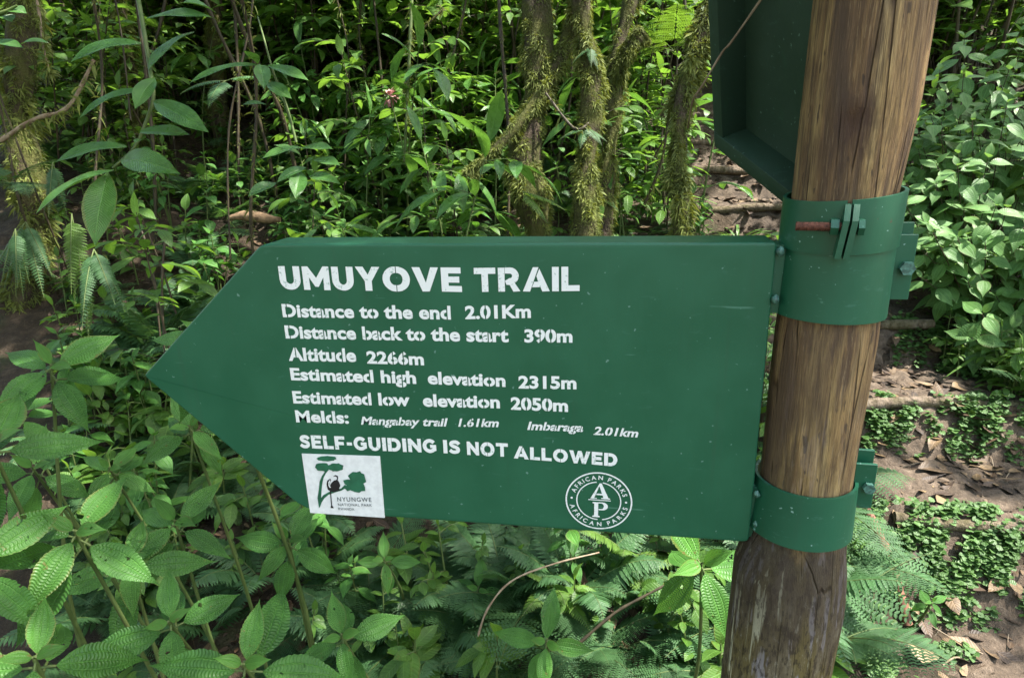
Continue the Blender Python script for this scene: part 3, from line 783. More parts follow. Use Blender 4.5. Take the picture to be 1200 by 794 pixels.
# round emblem ------------------------------------------------------------
ec = (onboard(662.8, 582) + onboard(741, 591) + onboard(702, 552.5) + onboard(701, 619)) / 4
ex = onboard(741, 588.6) - onboard(662.8, 583); EX = np.linalg.norm(ex) / 2
EYR = np.linalg.norm(onboard(701.5, 619) - onboard(701, 552.6)) / 2
er = (EX + EYR) / 2
ea = math.atan2(ex[1], ex[0])
emb = Flat(.0006)
def emap(p):
    c, s = math.cos(ea * .6), math.sin(ea * .6); x, y = p[0] * EX, -p[1] * EYR
    return (ec[0] + c * x - s * y, ec[1] + s * x + c * y)
def ring(r0, r1, a0=0, a1=360, n=80):
    emb.poly(arc(0, 0, r1, r1, a0, a1, n) + arc(0, 0, r0, r0, a1, a0, n), emap)
ring(.955, 1.0, 0, 180); ring(.955, 1.0, 180, 360)
ring(.64, .675, -80, 80, 40); ring(.64, .675, 96, 268, 40)
def arctext(s, a0, a1, rad, size, inward):
    adv = [char_mesh(c, .018)[2] for c in s]; tot = sum(adv); x = 0
    for c, ad in zip(s, adv):
        v, t, _ = char_mesh(c, .018)
        ang = R_(a0 + (a1 - a0) * (x + ad / 2) / tot); x += ad
        if not len(v): continue
        mid = ad / 2; pts = []
        for a_, b_ in v:
            lx, ly = (a_ - mid) * size, b_ * size
            if inward:   # bottom text, read from inside
                rr = rad - ly + .0; q = (math.cos(ang) * rr - math.sin(ang) * lx, math.sin(ang) * rr + math.cos(ang) * lx)
                q = (math.cos(ang) * rr - math.sin(ang) * lx, math.sin(ang) * rr + math.cos(ang) * lx)
            else:
                rr = rad + ly; q = (math.cos(ang) * rr + math.sin(ang) * lx, math.sin(ang) * rr - math.cos(ang) * lx)
            pts.append(q)
        emb.tris(pts, t, emap)
arctext('AFRICAN PARKS', 163, 14, .745, .20, False)
arctext('AFRICAN PARKS', 190, 350, .89, .20, True)
for aa in (176, 1):
    emb.poly(arc(.815 * math.cos(R_(aa)), .815 * math.sin(R_(aa)), .035, .035, 0, 330, 12), emap)
Aser = [[(-.27, .06), (-.08, .06), (-.08, .09), (-.15, .10), (.0, .52), (.03, .56), (-.0, .60)], [(.0, .60), (.06, .60), (.27, .10), (.32, .09), (.32, .06), (.05, .06), (.05, .09), (.12, .10), (.015, .44), (-.02, .54)],
        [(-.10, .19), (-.08, .24), (.11, .24), (.12, .19)], [(-.33, .0), (-.33, .03), (.34, .03), (.34, .0)]]
Pser = [[(-.20, -.10), (-.20, -.06), (-.02, -.06), (-.02, -.10), (-.03, -.11), (-.03, -.53), (.02, -.55), (.02, -.59), (-.20, -.59), (-.20, -.55), (-.15, -.53), (-.15, -.11)],
        [(-.02, -.06), (.10, -.06)] + arc(.10, -.20, .16, .14, 90, -90, 10) + [(-.02, -.34), (-.02, -.30), (.06, -.30)] + arc(.06, -.20, .08, .10, -90, 90, 8) + [(-.02, -.10)]]
for pl in Aser + Pser: emb.poly(pl, lambda p: emap((p[0] + .02, p[1] + .02)))

# white printed plate ----------------------------------------------------
pq = [onboard(354, 531), onboard(445.4, 534), onboard(451, 605.8), onboard(363.9, 600)]
def pm(p):                                        # photo pixel -> board
    return tuple(onboard(p[0], p[1]))
mbp = MB(); ext_poly(mbp, [tuple(q) for q in pq], .0012, -.0004)
plate = mbp.build('park_plate', MAT['plate'], sign, smooth=False); fix_normals(plate)
def Z5(pts): return [(340 + x / 6.614, 500 + y / 6.614) for x, y in pts]
gr = Flat(.0018); bk = Flat(.0018); wh = Flat(.0022)
def blob(cx, cy_, rx, ry, n, amp, seed):
    q = np.random.default_rng(seed); a = np.linspace(0, 2 * np.pi, n, endpoint=False)
    r = 1 + amp * q.uniform(-1, 1, n)
    return [(cx + rx * r[i] * math.cos(a[i]), cy_ + ry * r[i] * math.sin(a[i])) for i in range(n)]
for b in (blob(285, 240, 74, 21, 26, .10, 1), blob(253, 305, 54, 33, 26, .12, 2), blob(358, 307, 60, 32, 26, .10, 3)): gr.poly(Z5(b), pm)
gr.poly(Z5([(228, 622), (216, 545), (226, 480), (232, 420), (250, 375), (277, 338), (297, 318), (305, 326), (282, 352), (262, 390), (252, 440), (247, 490), (244, 545), (262, 522), (300, 500), (350, 488), (400, 470),
            (430, 440), (445, 462), (400, 488), (350, 502), (300, 520), (268, 548), (248, 580), (236, 612)]), pm)
gr.poly(Z5([(270, 345), (282, 336), (296, 318), (270, 316), (255, 318), (268, 330)]), pm)
gr.poly(Z5([(415, 408), (448, 400), (470, 402), (452, 372), (470, 356), (490, 342), (520, 345), (546, 336), (556, 352), (578, 360), (588, 400), (594, 420), (572, 432), (585, 462), (586, 490), (556, 492),
            (540, 504), (505, 498), (470, 484), (448, 492), (436, 478), (424, 470), (442, 446), (425, 434)]), pm)
bk.poly(Z5([(286, 440), (292, 410), (315, 394), (322, 408), (312, 428), (314, 452), (322, 430), (345, 408), (372, 405), (385, 425), (394, 450), (384, 470), (390, 488), (360, 494), (345, 500), (320, 494), (296, 480)]), pm)
bk.poly(Z5([(357, 406), (368, 398), (366, 384), (352, 376), (340, 382), (342, 374), (356, 366), (374, 374), (377, 392), (372, 408)]), pm)
bk.poly(Z5([(312, 490), (320, 490), (330, 600), (344, 622), (318, 622), (322, 600)]), pm)
wh.poly(Z5([(302, 420), (312, 404), (318, 408), (310, 430), (312, 448), (322, 462), (312, 464), (302, 446)]), pm)
txt = Flat(.0018)
words('NYUNGWE', (395.5, 581, 586.2), (436, 581.8, 586.8), .012, dest=txt, stencil=False, track=.10)
words('NATIONAL PARK', (396.5, 588.2, 591.6), (436.5, 589.2, 592.4), .006, dest=txt, stencil=False, track=.06)
words('RWANDA', (397, 593.4, 596.4), (415.8, 594, 597), .006, dest=txt, stencil=False, track=.05)
gr.mb.build('tree_print', MAT['printgreen'], plate, False); bk.mb.build('monkey_print', MAT['printblack'], plate, False)
wh.mb.build('monkey_ruff_print', MAT['plate'], plate, False); txt.mb.build('plate_lettering', MAT['printgrey'], plate, False)
let.mb.build('lettering', MAT['white'], sign, False)
emb.mb.build('round_emblem', MAT['white'], sign, False)

# ------------------------------------------------------------------ clamps round the post
def band(cz_top, cz_bot, extra, a0, a1, th=.004, n=64, sag=0.0):
    """sheet steel sleeve round the post: heights are functions of the angle"""
    a = np.linspace(R_(a0), R_(a1), n); V = []
    for q in a:
        for (zz, ro) in ((cz_top(q), extra + th), (cz_bot(q), extra + th), (cz_bot(q), extra), (cz_top(q), extra)):
            c = post_c(zz); r = post_r(zz) + ro
            V.append([c[0] + r * math.cos(q), c[1] + r * math.sin(q), zz])
    V = np.array(V); F = []
    for i in range(n - 1):
        for k in range(4):
            F.append([i * 4 + k, (i + 1) * 4 + k, (i + 1) * 4 + (k + 1) % 4, i * 4 + (k + 1) % 4])
    F.append([0, 1, 2, 3]); e = (n - 1) * 4; F.append([e + 3, e + 2, e + 1, e])
    mb = MB(); mb.add(V - np.array(BAND_O), F); return mb
def hexbolt(mb, c, ax, r, L, n=6):
    c = np.asarray(c, float); ax = nrm(ax); mb.tube([c, c + ax * L], r, n)
def zfront(px, py): return on_plane(px, py, YC - .066)[2]
def plate_box(mb, o, ax, ay, az, sx, sy, sz): mb.box((0, 0, 0), (sx, sy, sz), (np.asarray(o, float), nrm(ax), nrm(ay), nrm(az)))

# arrow sign sleeve (tall, just below the upper clamp)
BAND_O = ORG + np.array([0, 0, -BH])
ztop = zfront(975, 293) + .004; zb_l = zfront(915, 369); zb_m = zfront(968, 381)
slv = band(lambda q: ztop, lambda q: zb_m, .003, -215, 40).build('upper_sleeve', MAT['clampgreen'], sign); fix_normals(slv, 0)
zt2 = zfront(940, 585); zb2 = zfront(935, 645)
slv2 = band(lambda q: zt2, lambda q: zb2, .003, -215, 40).build('lower_sleeve', MAT['clampgreen'], sign); fix_normals(slv2, 0)
def flange_pair(parent, z0, z1, ang, extra, w, gap, names, boltz, org):
    """two upright plates standing out from the sleeve at an angle, a bolt through them"""
    zc = (z0 + z1) / 2; c = post_c(zc); r = post_r(zc) + extra
    rad = np.array([math.cos(R_(ang)), math.sin(R_(ang)), 0]); tan = np.array([-rad[1], rad[0], 0]); up = nrm(post_c(z1) - post_c(z0))
    for sgn in (-1, 1):
        m = MB(); o = c + rad * (r - .004) + tan * (sgn * gap / 2 - (.0045 if sgn < 0 else 0)) - up * (z1 - z0) / 2 - np.array(org) + up * (0.012 if sgn > 0 else 0)
        plate_box(m, o, rad, tan, up, w, .0045, (z1 - z0)); p = m.build('flange', MAT['clampgreen'], parent, False); fix_normals(p, .0008, 1)
        if sgn < 0: first = p
    return c, rad, tan, up, r, first
c, rad, tan, up, r, fl = flange_pair(sign, zfront(1045, 364), zfront(1045, 283) , -2, .004, .028, .012, None, None, BAND_O)
bm_ = MB(); hexbolt(bm_, c + rad * (r + .016) - tan * .012 - np.array(BAND_O), -tan, .0085, .006); bm_.tube([c + rad * (r + .016) - tan * .013 - np.array(BAND_O), c + rad * (r + .016) + tan * .03 - np.array(BAND_O)], .005, 10)
bm_.build('bolt', MAT['weld'], sign, False)
c, rad, tan, up, r, fl = flange_pair(sign, zfront(996, 620), zfront(996, 566), -2, .004, .026, .012, None, None, BAND_O)
bm_ = MB(); hexbolt(bm_, c + rad * (r + .014) - tan * .012 - np.array(BAND_O), -tan, .0075, .006); bm_.tube([c + rad * (r + .014) - tan * .013 - np.array(BAND_O), c + rad * (r + .014) + tan * .03 - np.array(BAND_O)], .0045, 10)
bm_.build('bolt', MAT['weld'], sign, False)
# bracket tabs and weld beads between board and sleeves
for (y0, y1) in ((288, 368), (575, 632)):
    q0 = SB(*onboard(913, y0)); z1 = q0[2]; z0 = SB(*onboard(890, y1))[2]
    m = MB(); m.box((-.004, .006, z0), (.016, .045, z1)); m.build('bracket_tab', MAT['clampgreen'], sign, False)
for (wx, wy, s_) in ((911.5, 294, .007), (906.5, 350, .007), (885, 577, .006), (884, 612, .007), (884, 618, .005)):
    b = SB(*onboard(wx, wy), .002)
    a = np.linspace(0, 1, 7); w = MB()
    w.tube([b + np.array([rnd(-.001, .001) + .002, -.001, (q - .5) * s_ * 1.7]) for q in a], [.001 + s_ * .55 * math.sin(math.pi * q) for q in a], 10)
    w.build('weld_bead', MAT['weld'], sign)

# ------------------------------------------------------------------ upper sign, seen from behind
pa = P(929, 247, .87)
yaw = 26
e1 = np.array([-math.sin(R_(yaw)), math.cos(R_(yaw)), 0])
dB = ray(837, 171.5)
# far corner: on the pixel ray, at the horizontal reach that the yaw gives
def reach(k): return CAM + dB * k
ks = np.linspace(.8, 2.2, 1401)
best = min(ks, key=lambda k: abs(np.cross(e1[:2], (reach(k) - pa)[:2])))
pb = reach(best)
e1 = nrm(pb - pa)
dD = ray(829, 0)
kd = np.dot(pb - CAM, e1) / np.dot(dD, e1); pd = CAM + dD * kd
e2 = nrm(pd - pb); nn_ = nrm(np.cross(e1, e2))
if np.dot(nn_, CAM - pa) < 0: nn_ = -nn_
W2 = float(np.linalg.norm(pb - pa)) + .02; H2 = .46
up_o = pa - e1 * .02
back = empty('back_view_sign', up_o, 'dark green framed sign board seen from behind, clamped to the post above the arrow sign', 'sign')
fr = (np.zeros(3), e1, e2, nn_)
TW, TD = .026, .040
m = MB(); m.box((-.02, 0.004, -TD - .004), (W2 - .003, H2, -TD), fr); p = m.build('panel', MAT['greentray'], back, False); fix_normals(p)
m = MB()
m.box((-.035, 0, -TD - .006), (W2, TW, 0), fr); m.box((W2 - TW, TW + .0003, -TD - .006), (W2, H2 - TW, -.0004), fr)
m.box((-.035, H2 - TW + .0003, -TD - .006), (W2, H2, 0), fr); p = m.build('frame', MAT['greentray'], back, False); fix_normals(p, .0012, 2)
BAND_O = up_o
zt3 = zfront(985, 238); zb3 = zfront(970, 296)
SPL = math.degrees(math.atan2(-.066, on_plane(993, 262, YC - .066)[0] - post_c((zt3 + zb3) / 2)[0]))
tilt = lambda q: .010 * math.cos(q)
c1 = band(lambda q: zt3 + .006 - .006 * math.cos(q - 3.6), lambda q: zb3 + .004 * math.cos(q - .9), .0055, SPL + 2.2, SPL + 357.8, n=90).build('clamp', MAT['clampgreen'], back); fix_normals(c1)
zc = (zt3 + zb3) / 2; c = post_c(zc); r = post_r(zc) + .0055; rad = np.array([math.cos(R_(SPL)), math.sin(R_(SPL)), 0]); tan = np.array([-rad[1], rad[0], 0]); up = nrm(np.array([0.12, 0, 1]))
for sgn in (-1, 1):
    m = MB(); o = c + rad * (r - .002) + tan * (sgn * .0012 - (.006 if sgn < 0 else 0)) - up * (zt3 - zb3) * .58 - up_o
    # plate with clipped corners
    hh = (zt3 - zb3) * 1.06; ww = .026
    prof2 = [(0, 0.008), (.012, 0), (ww, 0.0), (ww, hh - .016), (.010, hh), (0, hh)]
    n = len(prof2); V = np.array([o + rad * a + up * b + tan * t for t in (0, .006) for a, b in prof2])
    tr = tessellate_polygon([[Vector((a, b, 0)) for a, b in prof2]])
    F = [[a, b, q, q] for a, b, q in tr] + [[n + q, n + b, n + a, n + a] for a, b, q in tr] + [[i, (i + 1) % n, n + (i + 1) % n, n + i] for i in range(n)]
    m.add(V, F); p = m.build('clamp_lug', MAT['clampgreen'], back, False); fix_normals(p)
bc = c + rad * (r + .012) - up_o + up * .002
left = -tan if tan[0] > 0 else tan
m = MB(); pts = [bc + left * q for q in np.linspace(.004, .052, 49)]
m.tube(pts, [.0042 + .0012 * (i % 2) for i in range(49)], 12); m.build('bolt_thread', MAT['rust'], back, True)
m = MB(); hexbolt(m, bc + left * .0095, left, .0095, .008); hexbolt(m, bc - left * .0095, -left, .0095, .006); m.build('nut', MAT['clampgreen'], back, False)


# ------------------------------------------------------------------ plant builders
T_HERO = template('ovate', 6, 30, .028); T_MID = template('ovate', 4, 9); T_LOW = template('ovate', 2, 5)
T_LAN = template('lance', 4, 8); T_LANH = template('lance', 6, 16); T_ELL = template('ellip', 2, 5); T_STR = template('strap', 2, 10)
T_PIN = template('pinna', 2, 4); T_PIN1 = template('pinna', 2, 2); T_RND = template('round', 2, 3)
UP = np.array([0, 0, 1.0])
def horiz(a): return np.array([math.cos(a), math.sin(a), 0.0])

def whorl(ml, ms, base, top, L, nodes=4, tm=T_MID, phase=None, wr=.50, span=.16, stem_r=.0035, tilt=None, lift=(.42, -.35)):
    """upright stem with crossed leaf pairs, crowded at the tip"""
    base = np.asarray(base, float); top = np.asarray(top, float)
    bow = np.array([rnd(-.06, .06), rnd(-.06, .06), 0]) * np.linalg.norm(top - base)
    sp = bez([base, (base + top) / 2 + bow, top], 14)
    ms.tube(sp, np.linspace(stem_r * 1.5, stem_r * .7, 14), 5)
    ax = nrm(sp[-1] - sp[-4]); ax = nrm(ax * .5 + UP + (np.zeros(3) if tilt is None else np.asarray(tilt)))
    x = nrm(np.cross(ax, [.3, 1, 0.1])); y = np.cross(ax, x)
    ph = rnd(0, 3.1) if phase is None else phase
    ln = np.linalg.norm(top - base); s = 0
    for k in range(nodes):
        f = k / max(1, nodes - 1)
        pos_d = span * f ** 1.35
        q = np.interp(1 - pos_d / max(ln, pos_d + 1e-6), np.linspace(0, 1, 14), np.arange(14)); i = int(min(q, 12)); fr_ = q - i
        o = sp[i] * (1 - fr_) + sp[i + 1] * fr_
        size = L * (.45, .86, 1.0, .97, .92)[min(k, 4)] * rnd(.9, 1.08)
        for sgn in (0, 1):
            a = ph + k * math.pi / 2 + sgn * math.pi + rnd(-.22, .22)
            e = lift[0] + (lift[1] - lift[0]) * f + rnd(-.14, .14)
            if k == 0: e = .9
            d = (x * math.cos(a) + y * math.sin(a)) * math.cos(e) + ax * math.sin(e)
            sz = size * rnd(.85, 1.1); pet = sz * (.06 + .12 * f)
            b = o + d * pet
            ms.tube([o, o + d * pet * .6 + ax * .002, b], stem_r * .5, 4, cap=False)
            ml.leaf(tm, b, d, ax, sz, sz * wr * rnd(.92, 1.08), rnd(.12, .32), rnd(.10, .24), np.clip((.95, .75, .45, .25, .2)[min(k, 4)] + rnd(-.3, .3), 0, 1), .018, rnd(-.25, .25))

def frond(ml, ms, base, d, L, n=22, pw=.26, droop=.5, up=None, kind=1, prat=.24, stem_r=.0022, bare=.12, tm=T_PIN, r0=None):
    """fern frond: kind 1 once pinnate, kind 2 twice pinnate"""
    d = nrm(d); up = UP if up is None else up
    x = np.cross(d, up); x = nrm(x if np.linalg.norm(x) > .05 else np.array([1, .2, 0])); z = np.cross(x, d)
    t = np.linspace(0, 1, 16)
    pts = np.asarray(base) + L * ((t - .18 * droop * t ** 2)[:, None] * d + (-.5 * droop * t ** 2)[:, None] * np.array([0, 0, 1.0]))
    ms.tube(pts, np.linspace(stem_r, stem_r * .3, 16), 4, cap=False)
    rr = rnd(.2, .8) if r0 is None else r0
    for i in range(n):
        f = bare + (1 - bare) * (i + .5) / n
        q = f * 15; j = int(min(q, 14)); o = pts[j] + (pts[j + 1] - pts[j]) * (q - j); tg = nrm(pts[j + 1] - pts[j])
        zz = nrm(np.cross(x, tg))
        prof_ = (1 - ((f - bare) / (1 - bare)) ** 1.6) * (min(1, (f - bare) * 9 + .45)) + .03
        if kind == 2: prof_ = (1 - ((f - bare) / (1 - bare)) ** 1.1) * .98 + .02
        pl = L * pw * prof_ * rnd(.92, 1.06)
        for s in (-1, 1):
            pd_ = nrm(x * s + tg * (.28 + .25 * f) - zz * rnd(.05, .22))
            if kind == 1:
                ml.leaf(tm, o, pd_, zz, pl, min(pl * prat + .004 * L, .80 * L * (1 - bare) / n + .001), .18, .05, np.clip(rr + rnd(-.2, .2), 0, 1), 0, rnd(-.25, .25))
            else:
                m = max(4, int(14 * prof_ + 3)); 
                for k in range(m):
                    g = (k + .6) / m; oo = o + pd_ * pl * g - zz * pl * .12 * g * g
                    ql = min(pl * .30, .66 * L * (1 - bare) / n) * (1 - .85 * g ** 1.6) + .002 * L
                    yy = nrm(np.cross(zz, pd_))
                    for s2 in (-1, 1):
                        ml.leaf(T_PIN1, oo, nrm(yy * s2 + pd_ * .45), zz, ql, min(ql * .6, pl / m * .85), .1, .0, np.clip(rr + rnd(-.2, .2), 0, 1))

def alt_shrub(ml, ms, base, H, L, nb, nl, tm=T_ELL, wr=.36, lean=.15, r0=.5, spread=.9):
    base = np.asarray(base, float); la = rnd(0, 6.28)
    sp = bez([base, base + UP * H * .5 + horiz(la) * H * lean * rnd(.1, .6), base + UP * H + horiz(la) * H * lean], 16)
    ms.tube(sp, np.linspace(.006 * H + .0025, .0018, 16), 5)
    def leaves(pts, n, e0=0.25):
        for i in range(n):
            f = (i + .6) / n; q = f * (len(pts) - 1); j = int(min(q, len(pts) - 2)); o = pts[j] + (pts[j + 1] - pts[j]) * (q - j)
            tg = nrm(pts[j + 1] - pts[j]); sd = np.cross(tg, UP); sd = nrm(sd if np.linalg.norm(sd) > .1 else horiz(i * 2.4))
            d = nrm(sd * (1 if i % 2 else -1) + tg * rnd(.4, .9) + UP * rnd(-.35, e0))
            if i == n - 1: d = tg
            sz = L * rnd(.65, 1.1)
            ml.leaf(tm, o, d, UP + horiz(rnd(0, 6)) * .25, sz, sz * wr * rnd(.85, 1.15), rnd(.12, .45), rnd(.05, .2), np.clip(r0 + rnd(-.45, .45), 0, 1), .015, rnd(-.35, .35))
    for b in range(nb):
        f = .30 + .70 * (b + rnd(0, .7)) / nb; f = min(f, .97)
        o = sp[int(f * 15)]; a = la + b * 2.4 + rnd(-.4, .4); bl = H * spread * (.42 - .22 * f) * rnd(.7, 1.2)
        e = rnd(.1, .6)
        bp = bez([o, o + horiz(a) * bl * .55 + UP * bl * .5 * e, o + horiz(a) * bl + UP * bl * (e * .7 - .15)], 8)
        ms.tube(bp, np.linspace(.0022, .001, 8), 4, cap=False); leaves(bp, nl)
    leaves(sp[9:], max(4, nl))

def plant(name, ml, ms, lm, sm, loc, label, cat, group=None, fname='foliage'):
    root = empty(name, loc, label, cat, group); off = np.asarray(loc, float)
    shift(ml, off); ml.build(fname, lm, root)
    if ms is not None and ms.n: shift(ms, off); ms.build('stem', sm, root)
    return root

# ------------------------------------------------------------------ trees: mossy trunks and unseen leaf cover added to shape sun and shade
TREES = []
def trunk_tree(pxs, depth, r, label, moss_n, extra=None, taper=.5, moss_len=.026, lean_top=(0, 0)):
    pts = [P(px, py, dd) for (px, py, dd) in [(a, b, depth + (c if len(t_) > 2 else 0)) for t_ in pxs for (a, b, c) in [(t_ + (0,))[:3]]]]
    pts = sorted(pts, key=lambda p: p[2]); low = pts[0]
    g = np.array([low[0], low[1], G(low[0], low[1]) - .15]); 
    top = pts[-1]; tl = nrm(top - pts[-2]); crown_z = 6.4 + rnd(-.5, .9)
    tt = top + tl * .8; far = np.array([tt[0] + lean_top[0], tt[1] + lean_top[1], crown_z])
    path_ = bez([g] + pts + [tt, far], 60)
    seg = np.concatenate([[0], np.cumsum(np.linalg.norm(np.diff(path_, axis=0), axis=1))]); seg /= seg[-1]
    ph_ = len(TREES) * 1.7
    rad = r * (1.0 - taper * seg) * (1 + .35 * np.exp(-seg * 18)) * (1 + .20 * np.sin(seg * 62 + ph_) + .10 * np.sin(seg * 131 + 2 * ph_))
    path_ = path_ + np.stack([.35 * r * np.sin(seg * 33 + ph_), .2 * r * np.cos(seg * 27 + ph_), 0 * seg], 1)
    root = empty('mossy_tree', g + np.array([0, 0, .15]), label, 'tree')
    off = np.array(root.location)
    mt = MB(); mt.tube(path_, rad, 14)
    mm = MB()
    paths = [(path_, rad)]
    if extra:
        for ex_, r2 in extra:
            q = [P(*e) for e in ex_]; bp = bez(q, 24); br = np.linspace(r2 * .30, r2, 24) * (1 + .12 * np.sin(np.arange(24) * 1.9)); mt.tube(bp, br, 10); paths.append((bp, br))
    for j, (bp, br) in enumerate(paths):
        q = strands(bp, br, int(moss_n * 9 * (1 if j == 0 else .5)), moss_len * .22, moss_len * .86, off, 100 + len(TREES) * 7 + j)
        k = mm.n
        for L_, M_ in ((mm.v, q.v), (mm.uv, q.uv), (mm.r, q.r)): L_ += M_
        mm.f += [f_ + k for f_ in q.f]; mm.n += q.n
    shift(mt, off)
    mt.build('trunk', MAT['bark'], root); mm.build('moss', MAT['moss'], root)['kind'] = 'stuff'
    TREES.append((far[:2], root, off)); return root
trunk_tree([(628, 270), (622, 190), (628, 100), (622, 0)], 3.1, .072, 'thick mossy tree with a leaning mossy limb above the middle of the arrow sign', 2600,
           [([(548, 208, 3.0), (590, 165, 3.0), (635, 110, 3.05), (668, 40, 3.1), (690, -30, 3.2)], .045)], lean_top=(-.6, .4))
trunk_tree([(690, 275), (686, 180), (690, 80), (684, -5)], 3.0, .050, 'straight mossy tree draped with small ferns, right of the limbed one', 2600, lean_top=(.2, .9))
trunk_tree([(708, 272), (712, 170), (722, 90), (742, 0)], 3.5, .045, 'thin dark tree leaning right with hanging moss clumps near its top', 1500, [([(722, 95, 3.45), (738, 60, 3.4), (752, 40, 3.4)], .05)], lean_top=(.8, .6))
trunk_tree([(800, 275), (797, 180), (802, 100), (832, 0)], 2.3, .026, 'slender moss covered tree bending right beside the back view sign', 2000, taper=.3, moss_len=.028, lean_top=(1.2, .3))
trunk_tree([(1098, 120), (1108, 40), (1112, 0)], 6.2, .10, 'mossy tree far up the slope behind the wooden post', 900, lean_top=(.5, 1))
trunk_tree([(1192, 120), (1188, 40), (1186, 0)], 5.4, .11, 'dark mossy tree at the upper right behind the pale green bush', 900, lean_top=(.6, 1))
trunk_tree([(30, 400), (34, 220), (20, 0)], 3.4, .07, 'dark moss hung tree at the upper left behind the arching glossy stems', 2600, lean_top=(-.5, .5), taper=.3, moss_len=.04)
trunk_tree([(150, 330), (160, 160), (142, 0)], 4.4, .05, 'slim leaning dark tree in the shade right of the moss hung one', 1500, lean_top=(-.2, .8), moss_len=.05)
trunk_tree([(390, 120), (372, 30), (368, 0)], 6.0, .09, 'mossy tree deep in shade, up the slope left of the pink flower head', 900, lean_top=(0, 1))
trunk_tree([(262, 160), (250, 60), (255, 0)], 5.0, .06, 'crooked dark tree behind the second arching stem at the upper left', 900, lean_top=(-.3, 1))

def shading_canopy():  # unseen overhead leaves, added to dapple the sun and shade the signs
    patches = [(hit(1030, 425), .22), (hit(1010, 460), .12), (hit(1150, 606), .05), (hit(1090, 606), .03), (hit(1185, 612), .02), (P(1080, 608, 1.98), .07), (P(1130, 660, 1.85), .14), (P(1160, 725, 1.75), .10), (P(1040, 655, 1.8), .07), (P(1000, 480, 2.5), .10),
               (P(850, 235, 4.0), .28), (P(810, 180, 4.2), .25), (P(780, 250, 3.6), .22), (P(860, 160, 5.0), .22), (P(770, 120, 5.2), .3), (P(760, 650, 1.9), .12), (P(715, 655, 1.9), .08), (P(690, 700, 1.8), .07), (P(800, 740, 1.7), .07),
               (P(500, 120, 5.0), .32), (P(440, 110, 4.6), .20), (P(560, 50, 6.5), .45), (P(480, 200, 4.0), .14), (P(540, 170, 4.4), .25), (P(600, 240, 3.4), .12), (P(530, 240, 3.3), .10), (P(740, 40, 6.0), .4), (P(650, 40, 6.4), .3), (P(330, 90, 5.0), .12), (P(320, 180, 3.8), .10),
               (P(410, 200, 3.6), .10), (P(300, 20, 6.0), .2), (P(1150, 110, 3.0), -.03), (P(1185, 190, 2.9), -.03), (P(1100, 250, 2.9), -.045), (P(1165, 260, 2.85), -.03), (P(1170, 310, 2.8), -.045), (P(225, 318, 3.4), .07), (P(70, 290, 2.2), .05), (P(110, 370, 2.2), .05), (P(60, 70, 3.2), .05),
               (P(960, 130, 5.5), .5), (P(1120, 30, 7.0), .4), (P(225, 290, 2.8), .04), (P(430, 20, 6.2), .35), (P(625, 120, 3.0), .12), (P(690, 90, 2.95), .10), (P(650, 60, 3.0), .08), (P(690, 200, 3.0), .07), (P(752, 40, 3.4), .12), (P(1090, 560, 2.2), .10), (P(880, 240, 4.4), .2), (P(560, 100, 4.2), .2), (P(400, 120, 4.0), .14), (P(822, 690, 1.25), .10)]
    n = 62000
    z = rng.uniform(4.3, 8.2, n); x = rng.uniform(-8, 9, n); y = rng.uniform(-.2, 15, n)
    ctr = np.stack([x, y, z], 1)
    xb = rng.uniform(-6.5, -.7, 9000); yb = rng.uniform(-3.5, .9, 9000); zb_ = rng.uniform(3.0, 5.4, 9000)  # extra leaves added behind and left of the camera to block sky light
    ctr = np.concatenate([ctr, np.stack([xb, yb, zb_], 1)]); x = np.concatenate([x, xb]); y = np.concatenate([y, yb]); z = np.concatenate([z, zb_]); n0 = n; n = len(ctr)
    hole = np.sin(x * 1.7 + 1.1 * np.sin(y * 1.3)) * np.sin(y * 1.9 + .8 * np.sin(x * 2.1 + z))
    keep = np.ones(n, bool)
    for p, r in patches:
        v = ctr - p; k = v @ SUN; dd = np.linalg.norm(v - k[:, None] * SUN, axis=1)
        keep &= dd > r * 1.15 + .10  # gaps cut along the sun direction so chosen spots are sunlit
    thin = rng.uniform(0, 1, n) < np.where(y < 1.7, .85, np.where(y > 4.2, .93, .50))
    for p, r in [(P(x_, y_, d_), r_) for x_, y_, d_, r_ in ((300, 400, .9, .30), (500, 450, .85, .30), (700, 450, .85, .30), (850, 450, .85, .28), (960, 300, .85, .30), (990, 60, .85, .30), (930, 600, .9, .28), (880, 100, 1.1, .3), (890, 780, .95, .25),
                 (1120, 120, 3.1, .55), (1120, 220, 3.0, .5), (1190, 330, 2.8, .35), (100, 180, 2.4, .7), (200, 300, 2.6, .6), (120, 640, 1.0, .38), (330, 700, 1.2, .34), (-10, 500, .9, .3), (30, 180, 3.4, .7), (20, 330, 3.3, .6), (120, 100, 4.0, .6), (250, 60, 4.6, .5), (1110, 545, 2.2, .22), (60, 560, 1.0, .45), (200, 760, .95, .35), (30, 430, 1.2, .4), (990, 720, 1.7, .20), (330, 690, 1.9, .45), (520, 720, 1.7, .35), (440, 660, 2.2, .5))]:
        v = ctr - p; k = v @ SUN; thin &= ~(np.linalg.norm(v - k[:, None] * SUN, axis=1) < r)  # leaves left dense here to keep signs, post and near plants shaded
    thin[n0:] = False; keep[n0:] = True
    keep &= ~thin
    ctr = ctr[keep]; n = len(ctr)
    L = rng.uniform(.14, .26, n); W = L * rng.uniform(.4, .55, n)
    az = rng.uniform(0, 2 * np.pi, n); el = rng.uniform(-.7, .3, n); ro = rng.uniform(-.5, .5, n)
    d = np.stack([np.cos(az) * np.cos(el), np.sin(az) * np.cos(el), np.sin(el)], 1)
    sx = np.stack([-np.sin(az), np.cos(az), ro], 1); sx /= np.linalg.norm(sx, axis=1)[:, None]
    X, V, U, F = template('ellip', 1, 3)
